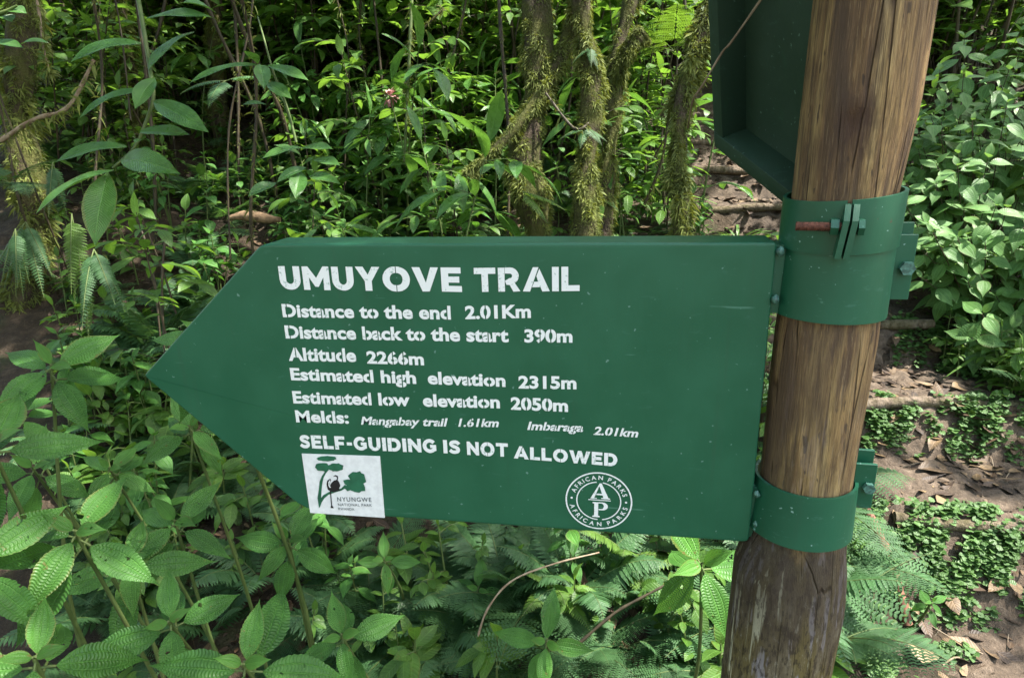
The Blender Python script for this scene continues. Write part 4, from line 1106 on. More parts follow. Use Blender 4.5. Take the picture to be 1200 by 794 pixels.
    pts = ctr[:, None, :] + d[:, None, :] * (V[None, :, None] - .5) * L[:, None, None] + sx[:, None, :] * (X[None, :, None] * .5) * W[:, None, None]
    pts[:, :, 2] -= .25 * (V[None] ** 2) * L[:, None]
    tp = np.array([t[0] for t in TREES]); own = np.argmin(np.linalg.norm(ctr[:, None, :2] - tp[None], axis=2), axis=1)
    for k, (xy, root, off) in enumerate(TREES):
        s = own == k
        if not s.any(): continue
        m = int(s.sum()); mb = MB()
        fv = (F[None] + (np.arange(m) * len(X))[:, None, None]).reshape(-1, 4)
        mb.v.append((pts[s] - off).reshape(-1, 3)); mb.f.append(fv); mb.uv.append(np.tile(np.stack([(U + 1) / 2, V], 1), (m, 1))); mb.r.append(np.repeat(rng.uniform(0, 1, m), len(X))); mb.n = m * len(X)
        mb.build('crown', MAT['crown'], root)  # added light-shaping leaves, divided among the nearest trees
shading_canopy()

# thin stems and lianas hanging through the understory
def liana(pxd, r, label, mat='bstem', moss=0, name='liana', cat='vine', group=None):
    p = [P(*q) for q in pxd]; pts = bez(p, 26)
    off = pts[0].copy(); ml = MB(); ml.tube(pts, np.linspace(r, r * .7, 26) * (1 + .15 * np.sin(np.arange(26) * 1.3)), 7)
    shift(ml, off); root = empty(name, off, label, cat, group); ml.build('stem', MAT[mat], root)
    if moss:
        mm = strands(pts, np.full(26, r * .7), moss * 10, .006, .028, off, int(pxd[0][0]) % 97 + 3)
        for _ in range(0):
            i = int(rng.integers(25)); o = pts[i] + (pts[i + 1] - pts[i]) * rnd(0, 1); L = rnd(.012, .045); a = rnd(0, 6.28)
            mm.leaf(T_PIN1, o + horiz(a) * r * .7, nrm(horiz(a) + np.array([0, 0, rnd(-1.5, .3)])), horiz(a) + UP * .3, L, L * rnd(.3, .55), .3, .1)
        mm.build('moss', MAT['moss'], root)['kind'] = 'stuff'
    return root
def gl(px, py, d):                                 # continue the line to the ground below this pixel
    p = P(px, py, d); return p
liana([(484, -30, 3.6), (480, 60, 3.6), (477, 120, 3.6), (474, 190, 3.6)], .010, 'upright green stem rising above the pink flower head', 'gstem', 60, 'sapling_stem', 'stem')
liana([(583, -30, 3.3), (587, 40, 3.3), (592, 100, 3.3), (597, 180, 3.3), (595, 275, 3.3)], .010, 'dark thin stem standing just left of the thick mossy tree', 'bstem', 40, 'sapling_stem', 'stem')
liana([(40, -20, 2.6), (48, 30, 2.6), (52, 60, 2.6), (60, 90, 2.6)], .006, 'pale hanging vine at the upper left corner', 'twig', 60)
liana([(425, -20, 4.4), (421, 40, 4.4), (430, 100, 4.4)], .008, 'thin vine hanging right of the shaded slope tree', 'bstem', 50)
liana([(540, -20, 4.8), (541, 40, 4.8), (536, 110, 4.8)], .009, 'brown vine hanging between the two thin upright stems', 'twig', 50)
liana([(520, 10, 4.0), (505, 25, 4.0), (470, 60, 4.1)], .008, 'short dark branch slanting across the bright leaves', 'bstem', 20, 'branch', 'branch')
liana([(0, 165, 2.4), (40, 140, 2.4), (80, 125, 2.4), (110, 70, 2.4)], .009, 'grey crooked branch reaching in from the left edge', 'twig', 40, 'branch', 'branch')
liana([(690, 145, 2.9), (672, 150, 2.9), (640, 110, 3.0)], .008, 'thin bare branch crossing in front of the limbed tree', 'bstem', 15, 'branch', 'branch')
liana([(195, 265, 2.9), (190, 330, 2.9), (193, 420, 2.9)], .006, 'dark root strand hanging behind the arrow tip', 'bstem', 0)
liana([(160, 255, 3.0), (178, 310, 3.0), (188, 395, 3.0)], .006, 'brown root strand hanging beside the pale soil patch', 'bstem', 0)
liana([(755, 240, 3.2), (775, 190, 3.1), (785, 130, 3.0), (800, 85, 2.9)], .007, 'dark thin stem curving up beside the bending slender tree', 'bstem', 30, 'sapling_stem', 'stem')
VN = []
for k in range(6):
    h = 2.6; pts = bez([[rnd(-.12, .12) * (j > 0), rnd(-.12, .12) * (j > 0), j * h / 5] for j in range(6)], 36); r_ = rnd(.004, .011)
    root = empty('vine', (0, 0, 0), None, 'vine'); ml = MB(); ml.tube(pts, r_ * (1 + .2 * np.sin(np.arange(36) * 1.9)), 6); ml.build('stem', MAT['bstem'], root)
    strands(pts, np.full(36, r_), [900, 400, 1100, 150, 900, 600][k], .005, .022, np.zeros(3), 50 + k, 9).build('moss', MAT['moss'], root)['kind'] = 'stuff'
    VN.append(root)
for k, (u0, u1, d0, d1, n_, zn) in enumerate(((-10, 340, 2.8, 5.0, 17, 'in the shade at the upper left'), (340, 600, 3.6, 6.5, 16, 'among the leaves left of the mossy trees'), (640, 830, 3.4, 6.0, 8, 'among the mossy trees'), (1080, 1200, 4.5, 6.5, 8, 'behind the bushes of the right bank'))):
    for j in range(n_):
        o = VN[(j + k) % 6] if (k == 0 and j < 6) else copy_tree(VN[(j + k) % 6])
        p = P(rnd(u0, u1), 200, rnd(d0, d1)); g = G(p[0], p[1])
        o.location = (p[0], p[1], g + (rnd(.2, .9) if j % 3 == 0 else -.05)); o.rotation_euler = (rnd(-.22, .22), rnd(-.22, .22), rnd(0, 6)); o.scale = (1, 1, rnd(.9, 1.3))
        o['label'] = 'thin vine or bare stem rising ' + zn; o['group'] = 'thin vines ' + zn
# dead twig in front of the upper sign, arching twig and red stick lower down
liana([(897, -8, .80), (858, 48, .82), (846, 62, .83), (822, 102, .86), (812, 118, .88), (806, 150, .95)], .0016, 'thin pale dead twig hanging in front of the dark green framed sign', 'twig', 0, 'twig', 'twig')
liana([(560, 745, 1.7), (572, 712, 1.7), (600, 680, 1.72), (650, 660, 1.75), (702, 647, 1.8)], .003, 'bare arching twig below the round emblem', 'twig', 0, 'twig', 'twig')
liana([(680, 752, 1.7), (720, 718, 1.7), (755, 698, 1.7), (790, 680, 1.7)], .0045, 'dark sloping twig below the right end of the board', 'bstem', 0, 'twig', 'twig')
s1 = hit(1006, 600); s2 = hit(1064, 735)
st = MB(); pts = bez([s1 + [0, 0, .05], (s1 + s2) / 2 + [0.01, 0, .05], s2 + [0, 0, .01]], 20); o0 = pts[0].copy()
st.tube(pts, np.linspace(.016, .014, 20) * (1 + .08 * np.sin(np.arange(20) * 1.7)), 10); shift(st, o0)
so_ = st.build('fallen_stick', MAT['redstick']); so_.location = o0; tag(so_, 'reddish brown fallen stick leaning on the ground right of the post foot', 'stick')
mb = MB(); p0 = P(270, 255, 3.4); 
a0 = np.linspace(0, 1, 12); pts = np.array([p0 + CR * (t - .0) * .26 + np.array([0, 0, .01 * math.sin(t * 5)]) for t in a0]); mb.tube(pts, .030 * np.sin(np.pi * np.clip(a0, .06, .94)) ** .5, 8); shift(mb, p0)
o = mb.build('fallen_log', MAT['dirt']); o.location = p0; tag(o, 'short pale broken log lying on the shaded slope above the arrow', 'log')

# ------------------------------------------------------------------ steps of the path
sides = {0: 'lowest step log, sunlit, nearest the bottom right corner', 1: 'second step log up the path, half covered by small leaves'}
for i, y in enumerate(STEP_Y):
    cx = float(trail_x(y)); w_ = float(trail_w(y)) * rnd(.92, 1.1); h = G(cx, y + .05)
    n = 22; t = np.linspace(-1, 1, n); rr = .022 + rnd(-.003, .004)
    pts = np.stack([cx + t * w_, y - .035 + .025 * np.sin(t * 2 + i) + .03 * t * rnd(-1, 1), h + rr * .15 + .012 * np.sin(t * 3 + i * 2)], 1)
    off = pts[n // 2].copy(); mb = MB(); mb.tube(pts, rr * (1 + .07 * np.sin(t * 9 + i) + .04 * np.sin(t * 23)), 12); shift(mb, off)
    o = mb.build('step_log', MAT['log']); o.location = off
    tag(o, sides.get(i, 'weathered log edging a step on the upper path behind the signs'), 'log', None if i in sides else 'upper step logs')

# ------------------------------------------------------------------ near broadleaf plants, each placed where it grows
def whorl_plant(px, py, depth, L, label, mat='broad', nodes=4, tm=T_HERO, wr=.48, phase=None, span=.12, root_off=(0, 0), tilt=(0, -.65, 0), group=None, lift=(.42, -.35), stem='gstem'):
    wr = .36; tv = CAM - P(px, py, depth); tv[2] = 0; tilt = nrm(tv) * 1.25
    top = P(px, py, depth); bx, by = top[0] + root_off[0], top[1] + root_off[1]
    base = np.array([bx, by, G(bx, by) - .03])
    if base[2] > top[2] - .08: base[2] = top[2] - .12
    ml, ms = MB(), MB(); whorl(ml, ms, base, top, L, nodes, tm, phase, wr, span, .004, tilt, lift)
    return plant('broadleaf_plant', ml, ms, MAT[mat], MAT[stem], base, label, 'plant', group)
HERO = [
    (88, 622, .95, .128, 4, .4, 'bright quilted broadleaf plant with crossed leaves at the lower left, tallest of the near ones'),
    (198, 728, .98, .105, 4, 1.1, 'quilted broadleaf plant below the tall lower left one, pale young leaves at its tip'),
    (60, 428, 1.18, .135, 4, .05, 'broadleaf plant at the left edge, level with the arrow tip'),
    (338, 632, 1.28, .105, 4, .3, 'broadleaf plant drooping just below the white printed plate'),
    (-12, 520, .92, .13, 3, .9, 'broadleaf plant cut by the left edge with one bright leaf'),
    (-30, 655, .85, .13, 3, .2, 'broadleaf plant half outside the left edge below the arrow tip'),
    (285, 778, .88, .115, 4, .6, 'broadleaf plant at the bottom edge with wide quilted leaves, right of the pale tipped one'),
    (822, 660, 1.22, .165, 4, .75, 'sunlit broadleaf plant with long hanging leaves beside the post foot'),
    (128, 548, 1.55, .10, 3, .2, 'small shaded broadleaf plant below the arrow tip'),
    (222, 500, 1.45, .11, 3, 1.4, 'shaded broadleaf plant showing between the arrow tip and the printed plate'),
    (240, 395, 1.05, .12, 3, .35, 'yellow green broadleaf plant peeping out behind the upper edge of the arrow tip'),
    (40, 770, .80, .10, 3, .9, 'dark broadleaf plant at the bottom left corner'),
    (640, 752, 1.55, .12, 3, .3, 'broadleaf plant at the bottom edge under the arching bare twig'),
    (450, 655, 1.75, .09, 3, .8, 'small broadleaf plant on a thin brown stem below the printed plate'),
    (1092, 704, 1.74, .05, 3, .5, 'pale seedling with three light leaves beside the red brown stick'),
    (400, 745, 1.30, .11, 4, 1.0, 'dull quilted broadleaf plant left of the lacy fern at the bottom'),
    (560, 690, 1.9, .10, 3, .4, 'broadleaf plant in deep shade below the middle of the board'),
    (205, 610, 1.25, .12, 4, .15, 'large leaved broadleaf plant in shade behind the tall lower left one'),
    (38, 548, 1.35, .125, 4, .6, 'broadleaf plant just inside the left edge, behind the one cut by it'),
    (18, 480, 1.6, .12, 3, .1, 'dim broadleaf plant at the left edge, lower than the one level with the arrow tip'),
    (150, 655, 1.15, .11, 4, .8, 'broadleaf plant tucked under the right hand leaves of the tall lower left one'),
]
for px, py, dd, L, nd, ph, lb in HERO:
    L *= 1.12
    whorl_plant(px, py, dd, L, lb, nodes=max(nd, 4), phase=ph, root_off=(rnd(-.05, .05), rnd(.05, .25)), lift=(.28, -.42) if px != 822 else (.2, -1.0), span=.045)

# arching glossy stems at the upper left, leaf by leaf as they hang
def leaf_between(ml, a, b, width, tm=T_LANH, r=.5, up=None, droop=.20, fold=.26, wave=.022, roll=0.0):
    d = b - a; L = np.linalg.norm(d)
    u = UP * 1.0 - CF * .55 if up is None else np.asarray(up)
    u = nrm(u); dn = nrm(d + u * L * droop * .9)
    ml.leaf(tm, a, dn, u, L * 1.04, width * .84, droop, fold, r, wave, roll)
def arching(label, stem, leaves, depth, w):
    Z3 = lambda q: (q[0] / 2.995, q[1] / 2.995)
    ms, ml = MB(), MB()
    sp = bez([P(*Z3(q), depth + q[2]) for q in stem], 40); ms.tube(sp, np.linspace(.0045, .002, 40), 6)
    for (x0, y0, x1, y1, ww, dz, r, ro) in leaves:
        a = P(*Z3((x0, y0)), depth + dz * .3); b = P(*Z3((x1, y1)), depth + dz)
        leaf_between(ml, a, b, ww, r=r, roll=ro)
    return plant('arching_plant', ml, ms, MAT['ginger'], MAT['gstem'], sp[0], label, 'plant')
arching('long arching stem with glossy lance shaped leaves hanging down at the upper left',
        [(474, -60, .12), (500, 80, .08), (526, 240, .04), (538, 340, 0), (512, 430, 0), (470, 520, 0), (395, 590, 0)],
        [(445, 515, 172, 568, .045, -.03, .5, .1), (398, 592, 108, 745, .055, -.08, .8, -.2), (378, 602, 345, 868, .060, -.06, .95, .3), (428, 560, 606, 618, .052, -.10, .55, -.5), (492, 465, 665, 470, .036, -.03, .6, -.2),
         (540, 360, 718, 470, .046, -.08, .25, -.35), (545, 275, 478, 385, .038, -.05, .5, .3), (525, 250, 668, 92, .048, .08, .35, .2), (495, 150, 232, 215, .052, -.05, .3, .1), (510, 62, 765, 62, .040, .03, .25, -.1),
         (500, 310, 268, 412, .042, -.04, .15, .0), (640, 10, 760, 40, .05, .05, .2, 0), (505, 490, 470, 500, .02, -.03, .6, 0)], 1.12, .05)
arching('second arching stem with star shaped leaf tufts, right of the glossy hanging one',
        [(1040, 500, .0), (1005, 370, .0), (960, 255, .0), (925, 130, .0), (905, 60, .1)],
        [(905, 225, 855, 165, .05, -.1, .5, 0), (900, 225, 650, 290, .045, -.1, .35, .1), (915, 228, 935, 310, .055, -.12, .7, .2), (940, 230, 1085, 285, .05, -.05, .6, -.2), (935, 290, 1020, 350, .05, -.05, .5, -.3), (845, 370, 940, 365, .035, 0, .5, 0),
         (1060, 520, 910, 555, .045, -.08, .6, .1), (1060, 520, 1170, 520, .05, -.08, .8, -.1), (1055, 545, 960, 500, .04, -.05, .7, 0), (1100, 560, 1195, 580, .05, -.08, .7, -.1), (1075, 585, 970, 640, .05, -.08, .15, .1), (1055, 600, 1045, 700, .06, -.1, .1, .3), (1085, 620, 1190, 640, .05, -.1, .9, -.2), (970, 640, 870, 690, .05, -.1, .4, .2)], 1.95, .05)
arching('leafy stem crossing the top left corner of the picture',
        [(-40, 60, 0), (20, 40, 0), (60, 20, 0)], [(20, 40, 95, 45, .05, 0, .6, 0), (0, 60, 45, 75, .05, 0, .5, 0.2), (-40, 150, 85, 165, .04, 0, .4, 0), (75, 155, 170, 145, .03, 0, .2, 0)], 1.25, .05)

# ------------------------------------------------------------------ ferns placed by eye
def fern_at(px, py, depth, n, L, kind, label, a0, a1, e0, e1, mat='fern', np_=20, pw=.26, droop=.55, prat=.24, name='fern', hang=False, tm=T_PIN, group=None):
    o = P(px, py, depth); 
    if not hang: o = np.array([o[0], o[1], min(o[2], G(o[0], o[1]) + .12)])
    ml, ms = MB(), MB()
    for i in range(n):
        a = R_(a0 + (a1 - a0) * (i + rnd(.1, .9)) / n); e = R_(rnd(e0, e1))
        d = (CR * math.cos(a) - nrm(np.array([CF[0], CF[1], 0])) * math.sin(a)) * math.cos(e) + UP * math.sin(e)
        frond(ml, ms, o, d, L * rnd(.75, 1.1), np_, pw, droop, None, kind, prat, tm=tm)
    return plant(name, ml, ms, MAT[mat], MAT['gstem'], o, label, 'fern', group)
fern_at(500, 770, 1.38, 7, .34, 2, 'blue green lacy fern arching over the bottom edge below the board', -10, 190, 5, 55, np_=16, pw=.40, droop=.75)
fern_at(990, 745, 1.72, 5, .23, 2, 'dark blue green lacy fern right of the post foot', -30, 160, 10, 45, np_=15, pw=.36, droop=.6)
fern_at(84, 250, 2.0, 4, .22, 1, 'small bright fern hanging straight down under the arching glossy leaves', 60, 120, -80, -60, 'fernyellow', 24, .16, .3, hang=True)
fern_at(18, 268, 2.1, 5, .20, 1, 'row of short hanging fronds at the left edge of the mossy bank', 40, 140, -85, -50, 'fern', 22, .15, .3, hang=True)
fern_at(110, 292, 1.95, 4, .24, 1, 'hanging fern with a frond reaching right above the arrow tip', 10, 110, -60, -25, 'fern', 24, .17, .5, hang=True)
fern_at(100, 335, 1.95, 2, .15, 1, 'single light green frond tip hanging in the dark above the left edge plants', 60, 100, -80, -65, 'fernyellow', 20, .17, .2, hang=True)
fern_at(62, 190, 2.3, 4, .20, 1, 'fern hanging in the dark behind the arching glossy stem', 30, 150, -85, -40, 'fern', 22, .16, .3, hang=True)
fern_at(445, 215, 2.9, 7, .50, 2, 'lacy fern spreading above the top edge of the board, left of centre', 0, 180, 5, 40, np_=16, pw=.36, droop=.6)
fern_at(520, 235, 2.75, 6, .42, 2, 'lacy fern under the leaning mossy limb', -10, 190, 5, 45, np_=15, pw=.36, droop=.6)
fern_at(612, 225, 2.9, 3, .24, 1, 'fern with one pale frond pointing down right in front of the thick mossy tree', -60, 60, -30, 10, 'fernyellow', 26, .22, .5, hang=True)
fern_at(686, 150, 2.92, 4, .15, 1, 'small fern growing on the straight mossy tree', 20, 160, -40, 10, 'fern', 22, .25, .6, hang=True)
fern_at(692, 55, 2.95, 4, .13, 1, 'creeping fern high on the straight mossy tree', 20, 160, -70, 0, 'fern', 20, .22, .6, hang=True)
fern_at(735, 225, 3.2, 6, .42, 2, 'bright lacy fern at the foot of the thin dark tree', -20, 200, 0, 50, 'fern', np_=15, pw=.36, droop=.6)
fern_at(790, 60, 4.0, 6, .6, 2, 'pale lacy fern high between the slender tree and the dark leaning one', -20, 200, 0, 50, 'fernyellow', np_=15, pw=.36, droop=.6, hang=True)
fern_at(650, 690, 1.9, 5, .26, 1, 'light fern lit by the sun below the round emblem', 0, 180, 10, 60, 'fernyellow', 22, .2, .6)
fern_at(735, 650, 2.0, 6, .30, 1, 'yellow green fern in sunlight below the lower right of the board', 0, 180, -20, 60, 'fernyellow', 22, .2, .6)
fern_at(830, 740, 1.6, 4, .22, 2, 'small lacy fern left of the post foot', 0, 180, 5, 40, np_=14, pw=.36)
fern_at(285, 590, 1.55, 5, .24, 2, 'dim lacy fern beside the lower edge of the arrow tip', 0, 180, 0, 40, np_=14, pw=.34)
fern_at(60, 560, 1.6, 5, .26, 2, 'dim lacy fern behind the leaves at the left edge', 0, 180, 0, 40, np_=14, pw=.34)
fern_at(8, 335, 2.4, 7, .34, 1, 'arching fern at the left edge under the hanging fronds', -20, 200, 0, 60, 'fern', 22, .2, .7)
fern_at(12, 215, 3.0, 8, .42, 2, 'lacy fern in the shade at the left edge beside the moss hung tree', -20, 200, 0, 50, np_=16, pw=.36, droop=.6, hang=True)
fern_at(30, 260, 2.3, 5, .24, 1, 'hanging fern draping over the dark bank close to the left edge', 20, 160, -85, -30, 'fern', 24, .16, .4, hang=True)
fern_at(265, 95, 3.0, 3, .3, 1, 'fern on the shaded bank left of the star shaped leaf tufts', 0, 180, -20, 30, 'fern', 22, .2, .6, hang=True)

# strap leaved tuft, sunlit, beside the upper path
def strap(loc, n, L, label, group=None, mat='grass'):
    ml = MB()
    for i in range(n):
        a = rnd(0, 6.28); e = rnd(.5, 1.3); d = horiz(a) * math.cos(e) + UP * math.sin(e); q = L * rnd(.6, 1.1)
        ml.leaf(T_STR, np.asarray(loc) + horiz(a) * .015, d, UP - d * .3, q, rnd(.014, .024) * (L / .4), rnd(.6, 1.1), .25)
    return plant('strap_leaf_plant', ml, None, MAT[mat], None, loc, label, 'plant', group)
for px, py, dd, L, lb in ((838, 262, 3.0, .42, 'sunlit tuft of arching strap leaves above the right end of the board'), (782, 258, 3.3, .40, 'yellow green strap leaved tuft behind the slender bending tree'), (870, 215, 3.9, .34, 'small bright strap leaved tuft at the path edge behind the framed sign'),
                       (815, 218, 3.6, .36, 'strap leaved tuft left of the path, under the framed sign')):
    p = P(px, py, dd); strap(np.array([p[0], p[1], G(p[0], p[1])]), 22, L, lb)

# pink flower head
fp = P(457, 114, 3.3); ml, ms = MB(), MB()
for i in range(46):
    d = nrm(rng.normal(size=3) + [0, 0, .3]); ml.leaf(T_RND, fp + d * .018, d, UP + d * .1, rnd(.025, .045), rnd(.014, .022), .3, .1)
ms.tube(bez([fp + [0.05, .1, -.45], fp + [.03, .03, -.2], fp], 10), .004, 5)
plant('flower', ml, ms, MAT['flower'], MAT['gstem'], fp + np.array([0.05, .1, -.45]), 'dusty pink flower head among the bright leaves left of the trees', 'flower', fname='petals')

# ------------------------------------------------------------------ the pale three-veined bushes on the right bank
BUSH = [(1120, 95, 2.6, 6, 'top of the right bank'), (1172, 130, 2.4, 6, 'right edge, upper part'), (1085, 160, 2.5, 6, 'beside the post, upper part'), (1140, 205, 2.25, 7, 'middle of the bank'), (1190, 225, 2.0, 5, 'right edge, middle'),
        (1082, 250, 2.3, 5, 'beside the clamp'), (1130, 285, 2.05, 6, 'middle, lower'), (1180, 330, 1.95, 4, 'right edge, lower'), (1090, 205, 2.6, 5, 'b'), (1160, 60, 3.0, 6, 'c'), (1100, 330, 2.3, 3, 'd'), (1215, 160, 2.3, 5, 'e'), (1210, 290, 1.9, 4, 'f'), (1150, 385, 2.1, 2, 'g')]
BL_ = ['pale three veined bush crowning the right bank, its top against the dark trees', 'pale three veined bush at the right edge with sun flecked upper leaves', 'pale three veined bush close beside the post below the bare wood knot', 'fullest of the three veined bushes, middle of the right bank',
       'three veined bush at the right edge with drooping striped leaves', 'three veined bush peeping out beside the upper clamp', 'three veined bush hanging over the ground cover below the fullest one', 'low three veined bush at the right edge above the ground cover',
       'dark three veined bush tucked behind the one beside the post', 'tall three veined bush behind the crowning one, near the mossy trunk', 'sparse three veined plant near the clamp flange', 'three veined bush cut by the right edge, below the sun flecked one', 'three veined bush cut by the right edge, near the drooping striped one',
       'small three veined plant standing alone on the ground cover beside the path']
for (px, py, dd, k, _), lb in zip(BUSH, BL_):
    dd = dd * .55 + 1.75; c = P(px, py, dd); bx, by = c[0] + .08, c[1] + .12; bx = max(bx, float(trail_x(by)) + float(trail_w(by)) + .34); base = np.array([bx, by, G(bx, by) - .02])
    lo_ = -.14 if px < 1115 or py > 270 else -.40
    ml, ms = MB(), MB()
    for i in range(k * 2 + (3 if k > 3 else -1)):
        top = c + CR * rnd(-.21, .21) + UP * rnd(lo_, .10) + np.array([0, rnd(-.20, .12), 0])
        if top[2] < base[2] + .1: top[2] = base[2] + .1
        whorl(ml, ms, base + np.array([rnd(-.06, .06), rnd(-.06, .06), 0]), top, rnd(.110, .165), 4, T_MID, None, .50, .20, .0022, (-.1, -.45, 0), (.35, -.6))
    plant('bush' if k > 2 else 'broadleaf_plant', ml, ms, MAT['bush'], MAT['bstem'], base, lb, 'bush' if k > 2 else 'plant')

# ------------------------------------------------------------------ the understory: kinds built once, then copied plant by plant
PROTO = {}
def proto(key, name, build, lm, sm, cat):
    ml, ms = MB(), MB(); build(ml, ms)
    r = empty(name, (0, 0, 0), None, cat); ml.build('foliage', MAT[lm], r)
    if ms.n: ms.build('stem', MAT[sm], r)
    PROTO.setdefault(key, []).append(r)
Z0 = np.zeros(3)
for k in range(5): proto('shrub', 'understory_shrub', lambda a, b: alt_shrub(a, b, Z0, rnd(.7, 1.0), rnd(.13, .19), 7, 5, T_LAN if k % 2 else T_ELL, rnd(.30, .42)), 'under', 'bstem', 'shrub')
for k in range(3): proto('lshrub', 'understory_shrub', lambda a, b: alt_shrub(a, b, Z0, rnd(.8, 1.2), rnd(.20, .28), 6, 5, T_LAN, rnd(.24, .30)), 'ginger', 'gstem', 'shrub')
for k in range(5): proto('seed', 'seedling', lambda a, b: alt_shrub(a, b, Z0, rnd(.18, .32), rnd(.055, .085), 3, 4, T_ELL, rnd(.40, .55)), 'under', 'gstem', 'seedling')
for k in range(4): proto('whorl', 'broadleaf_plant', lambda a, b: [whorl(a, b, Z0, np.array([rnd(-.08, .08), rnd(-.08, .08), rnd(.28, .5)]), rnd(.09, .13), 4, T_MID, None, .48, .14, .003, None, (.3, -.5)) for _ in range(3)], 'broad', 'gstem', 'plant')
for k in range(4): proto('fern1', 'fern', lambda a, b: [frond(a, b, Z0, horiz(i * .95 + rnd(-.3, .3)) * math.cos(1.0) + UP * math.sin(rnd(.5, 1.1)), rnd(.35, .55), 22, .20, rnd(.5, .9), None, 1, .26, tm=T_PIN1) for i in range(7)], 'fern', 'gstem', 'fern')
for k in range(3): proto('fern2', 'lacy_fern', lambda a, b: [frond(a, b, Z0, horiz(i * 1.3 + rnd(-.3, .3)) * .8 + UP * rnd(.3, .8), rnd(.40, .60), 14, .36, rnd(.5, .8), None, 2) for i in range(5)], 'fern', 'gstem', 'fern')
for k in range(2): proto('strap', 'strap_leaf_plant', lambda a, b: [a.leaf(T_STR, Z0, horiz(rnd(0, 6.28)) * rnd(.3, .8) + UP * rnd(.4, 1), UP, rnd(.3, .5), rnd(.014, .026), rnd(.6, 1.1), .25) for i in range(20)], 'grass', 'gstem', 'plant')
for k in range(4): proto('tall', 'leafy_sapling', lambda a, b: alt_shrub(a, b, Z0, rnd(1.7, 2.3), rnd(.15, .22), 13, 7, T_ELL, rnd(.32, .40), .12, .5, .75), 'under', 'bstem', 'sapling')
for k in range(3): proto('bigbush', 'forest_bush', lambda a, b: [alt_shrub(a, b, horiz(q * 1.3) * rnd(.05, .35), rnd(1.0, 1.7), rnd(.13, .19), 8, 7, T_LOW, rnd(.38, .5), .3, .5, 1.1) for q in range(5)], 'under', 'bstem', 'bush')
for rs in PROTO.values():
    for r in rs: r['_used'] = 0
def project(p):
    q = np.asarray(p) - CAM; z = q @ CF
    return (600 + FOC * (q @ CR) / z, 397 + FOC * (q @ CD) / z, z)
def behind_board(x, y, pad=40):
    if y < 285 + pad or y > 600: return False
    lo = 180 + abs(y - 440) * .8 + pad
    return lo < x < 900
def place(key, x, y, s, group, label, cat=None):
    ps = PROTO[key]; src = ps[int(rng.integers(len(ps)))]
    if src['_used'] == 0: o = src; src['_used'] = 1
    else: o = copy_tree(src)
    o.location = (x, y, G(x, y) - .02); o.rotation_euler = (rnd(-.12, .12), rnd(-.12, .12), rnd(0, 6.28)); o.scale = (s, s, s * rnd(.85, 1.15))
    o['group'] = group; o['label'] = label; return o
def on_trail(x, y, pad=.12): return abs(x - float(trail_x(y))) < float(trail_w(y)) + pad and y < 7.4
def scatter(key, n, y0, y1, smin, smax, names, seed, near_bias=1.0, lim=None, hide=.85, pad=.12, clear=None):
    global rng
    keep = rng; rng = np.random.default_rng(seed); done = 0; tries = 0
    while done < n and tries < n * 60:
        tries += 1
        y = y0 + (y1 - y0) * rng.uniform() ** near_bias; x = rng.uniform(-.92 * y - .3, .95 * y + .3)
        if on_trail(x, y, pad): continue
        z = G(x, y); s = rnd(smin, smax)
        u, v, d = project((x, y, z + .25 * s))
        if not (-60 < u < 1260 and -40 < v < 860): continue
        if lim and not lim(u, v, x, y): continue
        if clear and clear(u, v, d): continue
        if behind_board(u, v) and rng.uniform() < hide: continue
        zone = 0 if u < 560 else (1 if u < 930 else 2)
        if v > 600 and zone < 2: zone = 3
        place(key, x, y, s, *names(zone)); done += 1
    rng = keep
ZN = ['on the slope above the left part of the board', 'on the slope among the mossy trees', 'on the bank right of the path', 'in the shade below the board']
def nm(kind, what): return lambda z: (f'{kind} {ZN[z]}', f'{what} {ZN[z]}')
left_ok = lambda u, v, x, y: not (u < 330 and 180 < v < 420 and y < 3.3 and rng.uniform() < .8)
trunks = lambda u, v, d: 545 < u < 850 and v < 400 and d < 3.7
shade_left = lambda u, v, d: trunks(u, v, d) or (u < 340 and v < 420 and d < 5.0 and rng.uniform() < .72)
scatter('seed', 170, 1.35, 5.0, .7, 1.5, nm('seedlings', 'small seedling with oval leaves'), 21, 1.3, clear=lambda u, v, d: trunks(u, v, d) or (v > 540 and u < 430 and rng.uniform() < .85))
scatter('shrub', 105, 2.3, 7.0, .6, 1.15, nm('shrubs', 'thin shrub with narrow oval leaves'), 22, 1.2, left_ok, clear=shade_left)
scatter('lshrub', 56, 2.6, 6.5, .7, 1.1, nm('lance leaved shrubs', 'shrub with long glossy lance leaves'), 23, 1.0, lambda u, v, x, y: left_ok(u, v, x, y) and u < 930, clear=shade_left)
scatter('whorl', 70, 1.5, 5.0, .6, 1.1, nm('broadleaf plants', 'quilted broadleaf plant'), 24, 1.2, lambda u, v, x, y: left_ok(u, v, x, y) and u < 940, clear=lambda u, v, d: trunks(u, v, d) or (v > 540 and rng.uniform() < .8))
scatter('fern1', 80, 1.5, 6.0, .5, 1.1, nm('ferns', 'arching fern'), 25, 1.2, clear=trunks)
scatter('fern2', 60, 1.6, 6.0, .5, 1.1, nm('lacy ferns', 'lacy twice cut fern'), 26, 1.5, clear=trunks)
scatter('strap', 26, 2.4, 6.5, .8, 1.3, nm('strap leaved tufts', 'tuft of strap leaves'), 27, 1.0, lambda u, v, x, y: u > 380)
scatter('tall', 60, 4.4, 10, .8, 1.2, nm('saplings', 'leafy sapling'), 28, 1.0, lim=lambda u, v, x, y: not (y < 6.2 and 0 < x - float(trail_x(y)) < 1.6), clear=lambda u, v, d: u < 340 and rng.uniform() < .5)
